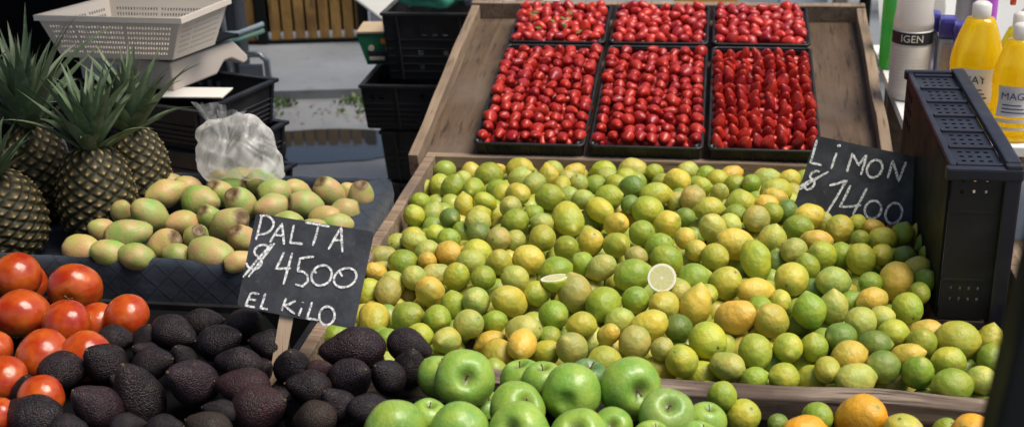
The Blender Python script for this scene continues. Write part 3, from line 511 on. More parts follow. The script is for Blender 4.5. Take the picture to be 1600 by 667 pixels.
(-0.081, 1.9138, 0.5872, 0.0254, 'Y', 0.97, 0.04, -0.24, 'yellow lemon, one fruit above and one right of the stemmed front apple'),
(0.459, 1.9448, 0.6235, 0.0242, 'g', -0.28, 0.54, 0.79, 'green lime, one fruit above the dark pole'),
(-0.1546, 2.0108, 0.6286, 0.0245, 'p', 0.87, 0.02, 0.5, 'pale green lime, two fruits below and one left of the cut lemon half'),
(-0.602, 2.5221, 0.6065, 0.0256, 'p', -0.26, -0.22, -0.94, 'pale green lime, two fruits below the rear wooden corner'),
(0.0458, 2.3568, 0.5924, 0.0253, 'p', -0.31, 0.51, 0.8, 'pale green lime, one fruit above and three right of the cut lemon half'),
(-0.6569, 2.2932, 0.6064, 0.0254, 'k', -0.9, -0.41, 0.14, 'dull brownish lime, one fruit above and one right of the PALTA sign'),
(-0.3302, 2.7316, 0.6215, 0.0198, 'p', -0.85, -0.45, 0.27, 'small pale green lime, five fruits right of the rear wooden corner'),
(-0.5776, 2.1851, 0.5745, 0.0261, 'k', -0.04, 0.33, 0.94, 'dull brownish lime, one fruit below and two right of the PALTA sign'),
(-0.6499, 2.3962, 0.5875, 0.0259, 'p', -0.26, -0.86, 0.43, 'pale green lime, two fruits above and one right of the PALTA sign'),
(-0.0553, 2.1268, 0.6326, 0.0243, 'p', 0.14, -0.48, -0.86, 'pale green lime, one fruit below and one right of the cut lemon half'),
(-0.0953, 1.959, 0.5839, 0.0255, 'y', -0.9, 0.06, 0.44, 'yellow-green lime, one fruit above and one right of the stemmed front apple'),
(0.0507, 2.7608, 0.6055, 0.0253, 'g', -0.84, -0.14, 0.52, 'green lime, one fruit above and five left of the LIMON sign'),
(-0.5251, 2.1938, 0.6168, 0.025, 'k', -0.96, -0.27, -0.1, 'dull brownish lime, two fruits right of the PALTA sign'),
(0.163, 2.6789, 0.6009, 0.0252, 'y', 0.93, -0.38, 0.03, 'yellow-green lime, three fruits left of the LIMON sign'),
(-0.1133, 2.7792, 0.598, 0.0256, 'p', 0.7, -0.68, 0.23, 'pale green lime, five fruits above the cut lemon half'),
(-0.3773, 2.7622, 0.6136, 0.0254, 'Y', 0.24, -0.25, -0.94, 'yellow lemon, five fruits right of the rear wooden corner'),
(-0.4689, 2.3583, 0.6354, 0.0247, 'd', -0.93, 0.1, 0.36, 'dark green lime, three fruits below and one right of the rear wooden corner'),
(0.0882, 2.0764, 0.6309, 0.0243, 'g', 0.15, -0.99, -0.04, 'green lime, three fruits above and one right of the lime hanging over the rail'),
(0.1795, 2.2552, 0.6359, 0.0241, 'g', 0.14, -0.12, -0.98, 'green lime, two fruits below and two left of the LIMON sign'),
(-0.3765, 2.8252, 0.6032, 0.0257, 'p', 0.58, 0.61, -0.54, 'pale green lime, five fruits right of the rear wooden corner'),
(0.0417, 2.0569, 0.5889, 0.0253, 'Y', -0.95, 0.19, -0.23, 'yellow lemon, two fruits above the lime hanging over the rail'),
(-0.0101, 2.7116, 0.5976, 0.0254, 'Y', 0.91, -0.18, 0.38, 'yellow lemon, four fruits above and two right of the cut lemon half'),
(-0.4607, 2.5959, 0.632, 0.0249, 'y', -0.35, 0.52, 0.78, 'yellow-green lime, one fruit below and two right of the rear wooden corner'),
(-0.4771, 2.6409, 0.6233, 0.0252, 'g', 0.93, -0.35, 0.11, 'green lime, one fruit below and two right of the rear wooden corner'),
(0.0088, 2.784, 0.6079, 0.0253, 'y', -0.94, 0.22, 0.28, 'yellow-green lime, five fruits above and two right of the cut lemon half'),
(-0.5142, 2.4211, 0.6071, 0.0254, 'g', -0.2, 0.16, 0.97, 'green lime, three fruits below and one right of the rear wooden corner'),
(0.0354, 2.4497, 0.6362, 0.0244, 'p', 0.6, -0.8, -0.03, 'pale green lime, two fruits above and three right of the cut lemon half'),
(-0.2603, 2.5063, 0.6046, 0.0253, 'g', -0.85, -0.5, -0.16, 'green lime, three fruits above and one right of the halved lime'),
(0.2285, 2.521, 0.6197, 0.0246, 'p', 0.21, 0.12, 0.97, 'pale green lime, one fruit below and one left of the LIMON sign'),
(0.1552, 2.5322, 0.6369, 0.0243, 'd', 0.27, -0.34, -0.9, 'dark green lime, three fruits left of the LIMON sign'),
(0.2208, 2.5588, 0.5921, 0.0253, 'o', -0.95, -0.05, -0.32, 'orange-yellow lemon, one fruit below and one left of the LIMON sign'),
(-0.4425, 2.7374, 0.6176, 0.0253, 'p', -0.88, -0.05, -0.47, 'pale green lime, one fruit below and four right of the rear wooden corner'),
(-0.2438, 2.7669, 0.6128, 0.0253, 'p', -0.79, -0.49, 0.37, 'pale green lime, five fruits above and two left of the cut lemon half'),
(-0.5111, 2.8826, 0.5847, 0.0262, 'o', -0.27, -0.89, 0.37, 'orange-yellow lemon, three fruits right of the rear wooden corner'),
(0.3496, 2.3413, 0.6179, 0.0245, 'g', -0.85, -0.4, -0.34, 'green lime, two fruits above and two left of the upended black crate'),
(0.1865, 2.2056, 0.6105, 0.0247, 'd', -0.57, 0.54, -0.62, 'dark green lime, three fruits below and one left of the LIMON sign'),
(-0.4394, 2.8748, 0.5781, 0.0263, 'p', -0.83, -0.56, 0.05, 'pale green lime, four fruits right of the rear wooden corner'),
(-0.3105, 2.5876, 0.6312, 0.0248, 'p', 0.93, -0.26, -0.24, 'pale green lime, four fruits above and one right of the halved lime'),
(-0.5149, 2.4614, 0.5782, 0.0261, 'y', -0.2, -0.27, -0.94, 'yellow-green lime, three fruits below and one right of the rear wooden corner'),
(-0.6738, 2.7519, 0.5728, 0.0265, 'y', 0.96, 0.25, 0.15, 'yellow-green lime, one fruit below and one left of the rear wooden corner'),
(-0.4972, 2.8797, 0.5596, 0.0268, 'p', 0.16, 0.77, -0.62, 'pale green lime, one fruit below and three right of the rear wooden corner'),
(-0.0493, 2.3201, 0.6104, 0.0249, 'p', -0.91, 0.02, -0.42, 'pale green lime, one fruit above and one right of the cut lemon half'),
(-0.172, 2.5447, 0.604, 0.0253, 'o', -0.77, 0.64, 0.09, 'orange-yellow lemon, three fruits above and one left of the cut lemon half'),
(-0.1504, 2.8673, 0.5734, 0.0262, 'o', -0.99, -0.07, -0.13, 'orange-yellow lemon, five fruits above and one left of the cut lemon half'),
(-0.1285, 2.9843, 0.5489, 0.0268, 'y', 0.88, 0.34, 0.33, 'yellow-green lime, five fruits above the cut lemon half'),
(-0.2087, 2.5916, 0.6016, 0.0254, 'p', 0.35, 0.39, -0.85, 'pale green lime, three fruits above and two left of the cut lemon half'),
(0.1733, 2.7264, 0.6026, 0.0252, 'p', -0.69, 0.71, -0.15, 'pale green lime, one fruit above and three left of the LIMON sign'),
(-0.2109, 2.6871, 0.6251, 0.025, 'y', -0.92, 0.19, 0.34, 'yellow-green lime, five fruits above and two left of the cut lemon half')]
AVOS = [
(-0.9134, 1.5673, 0.6699, 0.0379, 'v', -0.46, -0.43, 0.78, 'black rough avocado, two fruits right of the bottom left tomato'),
(-0.8759, 1.6279, 0.655, 0.0464, 'n', -0.16, -0.2, 0.97, 'black avocado, three fruits below the upright tomato'),
(-0.6599, 1.5857, 0.6733, 0.041, 'r', 0.91, -0.14, 0.4, 'purplish avocado, right beside the largest front avocado'),
(-0.7925, 1.6466, 0.6746, 0.0393, 'v', -0.43, -0.63, 0.65, 'black rough avocado, one fruit above and two left of the largest front avocado'),
(-0.5498, 1.6971, 0.6678, 0.037, 'n', 0.67, -0.44, 0.6, 'black avocado, one fruit below and two right of the PALTA sign stake'),
(-0.9998, 1.5359, 0.665, 0.0405, 'n', -0.97, 0.23, 0.08, 'black avocado, right beside the bottom left tomato'),
(-0.9647, 1.7045, 0.667, 0.0373, 'n', -0.35, -0.53, 0.77, 'black avocado, one fruit below and one left of the upright tomato'),
(-0.705, 1.6382, 0.6746, 0.0356, 'r', -0.99, 0.02, 0.15, 'purplish avocado, one fruit above the largest front avocado'),
(-1.0234, 1.6826, 0.6615, 0.0356, 'n', 0.81, 0.59, -0.06, 'black avocado, one fruit above and one right of the bottom left tomato'),
(-0.5745, 1.7899, 0.6692, 0.0408, 'v', -0.96, -0.29, -0.05, 'black rough avocado, two fruits right of the PALTA sign stake'),
(-0.5716, 1.5694, 0.669, 0.0314, 'k', -0.94, 0.15, -0.31, 'brownish black avocado, one fruit right of the largest front avocado'),
(-0.7961, 1.779, 0.6745, 0.0348, 'n', 0.89, -0.17, 0.43, 'black avocado, two fruits left of the PALTA sign stake'),
(-0.6518, 1.7141, 0.673, 0.0325, 'n', 0.17, -0.44, 0.88, 'black avocado, one fruit below the PALTA sign stake'),
(-0.4915, 1.6079, 0.6645, 0.0301, 'n', 0.86, 0.42, -0.27, 'black avocado, one fruit below and two left of the stalked green apple'),
(-0.6062, 1.6553, 0.6709, 0.0318, 'n', -0.96, -0.18, 0.23, 'black avocado, one fruit below and one right of the PALTA sign stake'),
(-0.7143, 1.519, 0.6747, 0.0287, 'k', -0.97, 0.1, 0.24, 'brownish black avocado, one fruit below and one left of the largest front avocado'),
(-0.8881, 1.8082, 0.6712, 0.0344, 'n', 0.95, -0.27, -0.17, 'black avocado, one fruit below and two right of the upright tomato'),
(-0.7732, 1.8412, 0.6749, 0.0336, 'n', 0.68, -0.43, 0.59, 'black avocado, one fruit above and one left of the PALTA sign stake'),
(-0.4998, 1.7252, 0.6574, 0.0304, 'n', -0.39, -0.48, 0.79, 'black avocado, two fruits left of the stalked green apple'),
(-0.4752, 1.7729, 0.6488, 0.031, 'n', 0.25, -0.21, 0.95, 'black avocado, one fruit left of the stalked green apple'),
(-0.5478, 1.615, 0.6677, 0.028, 'n', -0.44, -0.32, 0.84, 'black avocado, one fruit above and two right of the largest front avocado'),
(-0.7394, 1.7095, 0.675, 0.0314, 'n', -0.97, 0.25, 0.02, 'black avocado, one fruit left of the PALTA sign stake'),
(-0.6222, 1.6729, 0.6243, 0.0289, 'n', 0.95, -0.32, -0.08, 'black avocado, two fruits right of the largest front avocado'),
(-0.4865, 1.8242, 0.6606, 0.0314, 'n', 0.97, -0.13, -0.22, 'black avocado, one fruit above and one left of the stalked green apple'),
(-0.8798, 1.7029, 0.6716, 0.0305, 'n', 0.94, -0.11, 0.32, 'black avocado, two fruits below and one right of the upright tomato'),
(-0.6678, 1.6971, 0.6259, 0.0279, 'n', 0.1, 0.58, 0.81, 'black avocado, one fruit right of the largest front avocado'),
(-0.712, 1.7785, 0.6747, 0.0293, 'n', -0.98, -0.08, 0.2, 'black avocado, right beside the PALTA sign stake'),
(-1.0519, 1.612, 0.6623, 0.0265, 'n', 0.28, -0.31, 0.91, 'black avocado, one fruit above the bottom left tomato'),
(-0.856, 1.855, 0.6673, 0.0309, 'n', 0.97, 0.03, 0.24, 'black avocado, two fruits right of the upright tomato'),
(-0.7782, 1.5117, 0.6748, 0.024, 'n', 0.97, -0.14, 0.22, 'black avocado, one fruit below and two left of the largest front avocado'),
(-0.9254, 1.5044, 0.6692, 0.0242, 'n', 0.99, 0.13, -0.02, 'black avocado, one fruit below and one right of the bottom left tomato'),
(-0.5612, 1.8304, 0.6292, 0.0268, 'n', -0.42, -0.28, 0.86, 'black avocado, two fruits right of the PALTA sign stake'),
(-0.9393, 1.8036, 0.6587, 0.0271, 'n', 0.37, -0.18, 0.91, 'black avocado, one fruit below and one right of the upright tomato'),
(-0.5608, 1.6198, 0.6237, 0.0239, 'n', 0.94, 0.16, -0.29, 'black avocado, one fruit below and two right of the largest front avocado'),
(-0.9849, 1.7851, 0.6658, 0.0281, 'n', 0.96, 0.3, -0.0, 'black avocado, one fruit below the upright tomato'),
(-0.8455, 1.7358, 0.6639, 0.0255, 'n', -0.04, -0.46, 0.89, 'black avocado, two fruits below and two right of the upright tomato'),
(-0.8372, 1.5146, 0.6734, 0.021, 'n', 0.87, 0.49, -0.07, 'black avocado, three fruits right of the bottom left tomato'),
(-0.7137, 1.5661, 0.6747, 0.0213, 'n', -0.97, -0.09, 0.23, 'black avocado, one fruit left of the largest front avocado'),
(-0.7147, 1.7404, 0.6478, 0.0234, 'n', 0.68, -0.26, 0.69, 'black avocado, one fruit below and one left of the PALTA sign stake'),
(-0.6053, 1.7062, 0.6708, 0.0222, 'r', 0.74, -0.3, 0.6, 'purplish avocado, one fruit below and one right of the PALTA sign stake'),
(-0.9209, 1.6666, 0.6508, 0.0204, 'n', -0.36, -0.46, 0.81, 'black avocado, two fruits below and one left of the upright tomato'),
(-0.9096, 1.7393, 0.6678, 0.022, 'n', -0.4, -0.59, 0.7, 'black avocado, two fruits below the upright tomato')]
TOMS = [
(-1.0085, 1.7253, 0.665, 0.0389, 'T', -0.02, 0.72, -0.69, 'ripe red tomato, one fruit below and one left of the lone tomato by the cloth'),
(-1.1925, 1.8572, 0.665, 0.0478, 'T', 0.07, -0.58, -0.81, 'ripe red tomato, one fruit below and one left of the tomato with a green calyx'),
(-1.0813, 1.7176, 0.665, 0.0417, 'T', 0.09, 0.73, -0.68, 'ripe red tomato, two fruits below and one left of the tomato with a green calyx'),
(-1.1485, 1.9667, 0.665, 0.0462, 'T', 0.12, -0.98, -0.13, 'ripe red tomato, right beside the tomato with a green calyx'),
(-1.0966, 1.8323, 0.665, 0.0404, 'T', 0.13, 0.73, -0.67, 'ripe red tomato, one fruit below the tomato with a green calyx'),
(-1.1027, 1.6342, 0.665, 0.0355, 'T', 0.25, 0.72, -0.65, 'ripe red tomato, three fruits below and two left of the tomato with a green calyx'),
(-1.0147, 1.5876, 0.665, 0.0336, 'T', 0.09, 0.73, -0.68, 'ripe red tomato, two fruits below and two left of the lone tomato by the cloth'),
(-1.0039, 1.8714, 0.665, 0.0377, 'T', 0.24, 0.72, -0.65, 'ripe red tomato, right beside the lone tomato by the cloth'),
(-1.2874, 2.0149, 0.665, 0.0414, 'T', -0.52, 0.59, -0.62, 'ripe red tomato, two fruits left of the tomato with a green calyx'),
(-1.313, 2.0713, 0.6215, 0.0424, 'T', -0.16, 0.7, -0.69, 'ripe red tomato, one fruit left of the tomato with a green calyx'),
(-1.0733, 1.8919, 0.636, 0.037, 'T', 0.25, 0.72, -0.65, 'ripe red tomato, one fruit left of the lone tomato by the cloth'),
(-1.1761, 1.7322, 0.665, 0.0299, 'T', 0.01, 0.72, -0.69, 'ripe red tomato, two fruits below and two left of the tomato with a green calyx'),
(-1.0547, 1.5335, 0.665, 0.0256, 'T', 0.22, 0.72, -0.66, 'ripe red tomato, three fruits below and one left of the tomato with a green calyx')]
PEARS = [
(-1.0595, 2.1625, 0.668, 0.0332, 'P', 0.83, -0.17, 0.54, 'peachy orange prickly pear, one fruit below and two right of the front pineapple'),
(-0.9652, 2.2689, 0.668, 0.0382, 'M', 0.78, -0.31, 0.55, 'green and pink prickly pear, three fruits below the knotted plastic bag'),
(-1.1523, 2.3072, 0.668, 0.0371, 'G', 0.48, 0.43, -0.77, 'green prickly pear, two fruits right of the front pineapple'),
(-1.2078, 2.1235, 0.668, 0.0321, 'P', -0.95, 0.19, 0.23, 'peachy orange prickly pear, two fruits below the front pineapple'),
(-1.1473, 2.1107, 0.668, 0.0307, 'G', 0.82, 0.36, -0.45, 'green prickly pear, two fruits below the front pineapple'),
(-0.9812, 2.3833, 0.668, 0.0351, 'G', -0.23, -0.51, 0.83, 'green prickly pear, two fruits below the knotted plastic bag'),
(-1.1523, 2.2053, 0.668, 0.0353, 'G', -0.95, -0.31, -0.07, 'green prickly pear, one fruit below and one right of the front pineapple'),
(-1.0762, 2.3971, 0.668, 0.0373, 'G', -0.97, 0.22, 0.0, 'green prickly pear, two fruits below and one left of the knotted plastic bag'),
(-0.9479, 2.1266, 0.668, 0.0369, 'M', -0.96, 0.28, 0.03, 'green and pink prickly pear, one fruit below and three left of the PALTA sign top'),
(-1.0891, 2.1041, 0.668, 0.0294, 'G', 0.92, 0.12, -0.36, 'green prickly pear, two fruits below and one right of the front pineapple'),
(-0.9096, 2.2018, 0.668, 0.0296, 'P', -0.28, -0.47, 0.84, 'peachy orange prickly pear, one fruit below and two left of the PALTA sign top'),
(-1.1697, 2.4305, 0.668, 0.0338, 'P', -0.87, -0.45, -0.2, 'peachy orange prickly pear, one fruit above and two right of the front pineapple'),
(-0.8435, 2.3953, 0.668, 0.0321, 'G', -0.91, -0.32, 0.24, 'green prickly pear, one fruit above the PALTA sign top'),
(-0.8101, 2.4614, 0.668, 0.0322, 'M', -0.41, -0.33, 0.85, 'green and pink prickly pear, one fruit above and one right of the PALTA sign top'),
(-0.9108, 2.3749, 0.668, 0.0311, 'M', 0.8, 0.59, 0.07, 'green and pink prickly pear, one fruit left of the PALTA sign top'),
(-0.9322, 2.4586, 0.668, 0.0326, 'G', -0.89, -0.46, -0.07, 'green prickly pear, one fruit above and one left of the PALTA sign top'),
(-1.0081, 2.1991, 0.668, 0.0278, 'G', 0.48, -0.48, 0.73, 'green prickly pear, one fruit below and four right of the front pineapple'),
(-0.849, 2.293, 0.668, 0.029, 'G', 0.96, -0.25, -0.09, 'green prickly pear, one fruit left of the PALTA sign top'),
(-0.8949, 2.4948, 0.6537, 0.0307, 'P', 0.31, 0.57, -0.76, 'peachy orange prickly pear, one fruit above and one left of the PALTA sign top'),
(-1.2137, 2.2194, 0.668, 0.0271, 'P', 0.44, 0.52, -0.74, 'peachy orange prickly pear, one fruit below the front pineapple'),
(-1.0668, 2.2733, 0.668, 0.0285, 'P', 0.84, 0.53, -0.09, 'peachy orange prickly pear, one fruit below and three right of the front pineapple'),
(-0.7377, 2.4451, 0.668, 0.0292, 'M', 0.14, -0.21, 0.97, 'green and pink prickly pear, one fruit left of the cloth corner'),
(-0.7512, 2.364, 0.668, 0.0292, 'M', 0.85, 0.51, 0.11, 'green and pink prickly pear, one fruit right of the PALTA sign top'),
(-1.0876, 2.3099, 0.6463, 0.0279, 'G', -0.73, 0.45, -0.52, 'green prickly pear, one fruit below and three right of the front pineapple'),
(-0.781, 2.3265, 0.668, 0.0279, 'P', 1.0, 0.04, -0.0, 'peachy orange prickly pear, right beside the PALTA sign top'),
(-0.7573, 2.4527, 0.6231, 0.0293, 'P', -0.97, -0.22, 0.06, 'peachy orange prickly pear, one fruit below and one left of the cloth corner'),
(-1.0477, 2.4456, 0.6662, 0.029, 'G', -0.27, -0.54, 0.8, 'green prickly pear, one fruit below and one left of the knotted plastic bag'),
(-1.043, 2.4998, 0.668, 0.0307, 'G', 0.96, -0.21, 0.18, 'green prickly pear, one fruit below the knotted plastic bag'),
(-1.0162, 2.3019, 0.668, 0.0263, 'G', -0.27, -0.49, 0.83, 'green prickly pear, three fruits below and one left of the knotted plastic bag'),
(-0.9813, 2.5169, 0.668, 0.0302, 'G', -0.97, -0.24, 0.04, 'green prickly pear, one fruit below and one right of the knotted plastic bag'),
(-0.745, 2.2956, 0.668, 0.0263, 'G', -0.97, -0.22, 0.06, 'green prickly pear, one fruit right of the PALTA sign top'),
(-0.7865, 2.2652, 0.668, 0.0255, 'G', -0.81, -0.59, 0.06, 'green prickly pear, right beside the PALTA sign top'),
(-1.0178, 2.123, 0.668, 0.0238, 'G', 1.0, -0.06, -0.05, 'green prickly pear, two fruits below and three right of the front pineapple'),
(-0.8815, 2.1, 0.668, 0.0229, 'P', -0.91, -0.39, -0.16, 'peachy orange prickly pear, two fruits below and three left of the PALTA sign top'),
(-1.1357, 2.4761, 0.668, 0.0269, 'P', -0.91, -0.28, 0.3, 'peachy orange prickly pear, one fruit below and two left of the knotted plastic bag'),
(-1.2214, 2.3223, 0.668, 0.0241, 'B', -0.42, 0.32, -0.85, 'prickly pear with a brown crater end, one fruit right of the front pineapple'),
(-1.0408, 2.5494, 0.6646, 0.0264, 'P', -0.9, -0.43, 0.08, 'peachy orange prickly pear, one fruit below the knotted plastic bag'),
(-0.7738, 2.4914, 0.6591, 0.0242, 'P', 0.58, 0.3, -0.76, 'peachy orange prickly pear, one fruit left of the cloth corner'),
(-1.1567, 2.5107, 0.6496, 0.0249, 'G', -0.6, 0.24, -0.77, 'green prickly pear, one fruit below and two left of the knotted plastic bag'),
(-1.1979, 2.5153, 0.6602, 0.0255, 'P', 0.97, 0.1, -0.24, 'peachy orange prickly pear, one fruit below and three left of the knotted plastic bag'),
(-1.0193, 2.587, 0.6542, 0.0259, 'P', 0.94, -0.35, -0.07, 'peachy orange prickly pear, one fruit below and one right of the knotted plastic bag'),
(-1.0878, 2.5241, 0.668, 0.0241, 'P', -0.61, 0.29, -0.74, 'peachy orange prickly pear, one fruit below and one left of the knotted plastic bag')]
APPLES = [
(-0.1738, 1.5355, 0.685, 0.0412, 'A', -0.09, -0.56, 0.82, 'green apple, one fruit below the pale middle apple'),
(-0.2587, 1.5395, 0.685, 0.0439, 'A', -0.26, -0.75, 0.61, 'green apple, one fruit below and two left of the pale middle apple'),
(-0.4376, 1.5262, 0.685, 0.0445, 'A', 0.47, -0.88, 0.01, 'green apple, one fruit below and two left of the apple beside the avocados'),
(-0.3438, 1.5316, 0.685, 0.0417, 'A', -0.06, 0.99, -0.09, 'green apple, two fruits below the apple beside the avocados'),
(-0.2739, 1.6135, 0.6798, 0.04, 'A', 0.55, -0.51, 0.66, 'green apple, one fruit below and one left of the pale middle apple'),
(-0.1985, 1.6577, 0.685, 0.0439, 'A', 0.13, 0.97, -0.19, 'green apple, right beside the pale middle apple'),
(-0.0552, 1.611, 0.685, 0.0387, 'B', 0.11, -0.53, 0.84, 'green apple with a bruise, one fruit below the apple against the rail'),
(-0.1126, 1.6823, 0.685, 0.0457, 'A', 0.42, -0.84, 0.35, 'green apple, right beside the apple against the rail'),
(-0.3651, 1.6803, 0.685, 0.0452, 'A', 0.26, -0.8, 0.54, 'green apple, right beside the apple beside the avocados'),
(-0.0081, 1.5442, 0.685, 0.0311, 'A', 0.23, 0.0, 0.97, 'green apple, two fruits below and one right of the apple against the rail'),
(-0.4142, 1.7271, 0.6592, 0.0352, 'A', 0.23, 0.0, 0.97, 'green apple, one fruit left of the apple beside the avocados'),
(-0.2478, 1.7074, 0.6713, 0.0339, 'A', -0.03, 0.04, 1.0, 'green apple, one fruit left of the pale middle apple'),
(-0.2876, 1.7507, 0.6491, 0.0348, 'A', -0.17, 0.06, 0.98, 'green apple, two fruits left of the pale middle apple'),
(-0.1311, 1.5827, 0.6757, 0.0293, 'A', 0.03, -0.76, 0.65, 'green apple, one fruit below the apple against the rail'),
(-0.1814, 1.7243, 0.6726, 0.032, 'D', 0.23, 0.0, 0.97, 'dark green apple, right beside the pale middle apple'),
(0.0007, 1.6281, 0.6678, 0.0288, 'A', 0.23, 0.0, 0.97, 'green apple, one fruit below and two right of the apple against the rail'),
(-0.4021, 1.5826, 0.6746, 0.029, 'A', 0.23, 0.0, 0.97, 'green apple, one fruit below and one left of the apple beside the avocados'),
(-0.336, 1.6946, 0.6257, 0.0298, 'A', 0.23, 0.0, 0.97, 'green apple, one fruit below the apple beside the avocados'),
(-0.0718, 1.547, 0.685, 0.0254, 'A', 0.23, 0.0, 0.97, 'green apple, one fruit below and one right of the apple against the rail')]
FRONTS = [
(0.0236, 1.7385, 0.648, 0.023, 'g', 0.2, -0.42, 0.88, 'small green lime hanging over the front rail of the lime tray'),
(0.2892, 1.6957, 0.618, 0.035, 'Y', -0.23, -0.23, 0.95, 'yellow fruit right of the big orange and green one'),
(0.3918, 1.7073, 0.618, 0.0377, 'O', -0.47, -0.54, 0.7, 'orange fruit at the foot of the dark pole'),
(0.1682, 1.7405, 0.618, 0.0244, 'g', 0.47, -0.44, 0.77, 'pale green lime under the front rail beside the big orange fruit'),
(0.0566, 1.7319, 0.618, 0.0275, 'y', 0.4, -0.47, 0.78, 'yellow-green lime below the lime that hangs over the front rail'),
(0.2328, 1.7421, 0.618, 0.0393, 'O', 0.45, -0.45, 0.77, 'big orange and green fruit in front of the wooden rail'),
(0.1452, 1.683, 0.618, 0.0337, 'O', -0.85, -0.51, -0.07, 'half hidden orange fruit left of the big orange and green one'),
(0.3598, 1.7488, 0.599, 0.0232, 'g', 0.2, -0.32, 0.93, 'green lime in the gap before the rail near the dark pole'),
(0.1089, 1.7153, 0.618, 0.0165, 'd', -0.55, -0.63, 0.54, 'dark green lime tucked under the front rail')]
PALTA = {'O': [-0.6523, 1.8206, 0.7923], 'rt': [0.9501, 0.2995, -0.0869], 'up': [-0.0467, 0.412, 0.91], 'n': [0.3083, -0.8606, 0.4054], 'corners': [(-0.079, 0.0927), (0.1123, 0.0621), (0.0786, -0.0971), (-0.1092, -0.0573)], 'strokes': [[(-0.07, 0.0873), (-0.0738, 0.0698), (-0.0792, 0.0496)], [(-0.0731, 0.0885), (-0.0624, 0.0885), (-0.0539, 0.0834), (-0.0509, 0.0744), (-0.0566, 0.0639), (-0.0662, 0.0589), (-0.0769, 0.0581)], [(-0.0566, 0.0456), (-0.047, 0.0619), (-0.0374, 0.0756), (-0.0355, 0.058), (-0.0343, 0.0416)], [(-0.0497, 0.0573), (-0.0347, 0.0561)], [(-0.0182, 0.0736), (-0.0216, 0.058), (-0.0243, 0.0443), (-0.0143, 0.0439), (-0.0039, 0.0423)], [(-0.0, 0.0775), (0.0186, 0.0744), (0.0388, 0.0708)], [(0.0217, 0.0744), (0.0178, 0.0579), (0.012, 0.0395)], [(0.0372, 0.0335), (0.0477, 0.0519), (0.0583, 0.0696), (0.059, 0.0499), (0.0598, 0.0287)], [(0.0442, 0.0492), (0.0598, 0.0475)], [(-0.0585, 0.0366), (-0.0642, 0.0413), (-0.073, 0.0402), (-0.0803, 0.034), (-0.0807, 0.027), (-0.0745, 0.0211), (-0.0699, 0.0145), (-0.073, 0.006), (-0.0821, 0.0018), (-0.0909, 0.0057), (-0.0944, 0.0123)], [(-0.0993, -0.0109), (-0.0776, 0.0161), (-0.0539, 0.0425)], [(-0.0909, -0.0102), (-0.0699, 0.0172), (-0.0493, 0.044)], [(-0.0339, 0.0299), (-0.0401, 0.0159), (-0.047, 0.0027), (-0.0354, 0.0026), (-0.0231, 0.0033)], [(-0.0208, 0.0283), (-0.0278, 0.0033), (-0.035, -0.0231)], [(0.0139, 0.0218), (0.0023, 0.0207), (-0.0085, 0.0188), (-0.0108, 0.0079), (-0.012, -0.0015), (-0.0027, -0.0027), (0.0038, -0.0094), (0.0038, -0.0188), (-0.0046, -0.0261), (-0.0162, -0.0229)], [(0.025, 0.0072), (0.0311, 0.0075), (0.0366, 0.0054), (0.0406, 0.0013), (0.0426, -0.0042), (0.0423, -0.0103), (0.0398, -0.0162), (0.0354, -0.0211), (0.0297, -0.0242), (0.0235, -0.0252), (0.0177, -0.0239), (0.0132, -0.0204), (0.0104, -0.0153), (0.0099, -0.0094), (0.0117, -0.0033), (0.0156, 0.002), (0.0209, 0.0058), (0.027, 0.0076), (0.033, 0.007)], [(0.0147, -0.0009), (0.0178, -0.0056)], [(0.0605, 0.0013), (0.0674, 0.0027), (0.0738, 0.0018), (0.079, -0.0011), (0.0821, -0.0057), (0.0827, -0.0113), (0.0807, -0.0172), (0.0765, -0.0225), (0.0705, -0.0264), (0.0637, -0.0284), (0.057, -0.0283), (0.0514, -0.0261), (0.0475, -0.022), (0.0461, -0.0166), (0.0472, -0.0108), (0.0507, -0.0052), (0.0561, -0.0008), (0.0627, 0.002), (0.0696, 0.0026)], [(0.0554, -0.0035), (0.0582, -0.0082), (0.0605, -0.011)], [(-0.0866, -0.0362), (-0.0912, -0.0466), (-0.0954, -0.0563), (-0.0889, -0.0579), (-0.0805, -0.0595)], [(-0.0866, -0.0362), (-0.0737, -0.0379)], [(-0.0908, -0.0466), (-0.0786, -0.0479)], [(-0.0638, -0.0372), (-0.0672, -0.0488), (-0.0714, -0.0608), (-0.0603, -0.0629)], [(-0.0308, -0.0453), (-0.0346, -0.055), (-0.0381, -0.0655)], [(-0.0154, -0.0494), (-0.0258, -0.0551), (-0.0339, -0.0566), (-0.0258, -0.0637), (-0.017, -0.0708)], [(-0.0058, -0.0612), (-0.0108, -0.074)], [(-0.0039, -0.0515), (-0.0043, -0.053)], [(0.0108, -0.0516), (0.0069, -0.0652), (0.0023, -0.0784), (0.0127, -0.0797), (0.0212, -0.0814)], [(0.0339, -0.0598), (0.0385, -0.0602), (0.0426, -0.0626), (0.0456, -0.0667), (0.0471, -0.0719), (0.0468, -0.0774), (0.0449, -0.0826), (0.0415, -0.0866), (0.0372, -0.089), (0.0325, -0.0893), (0.0282, -0.0875), (0.0248, -0.084), (0.0228, -0.0791), (0.0224, -0.0736), (0.0238, -0.0682), (0.0268, -0.0637), (0.0308, -0.0607), (0.0355, -0.0597), (0.04, -0.0608)]], 'stake': [(-0.0257, -0.05), (-0.042, -0.1429)]}
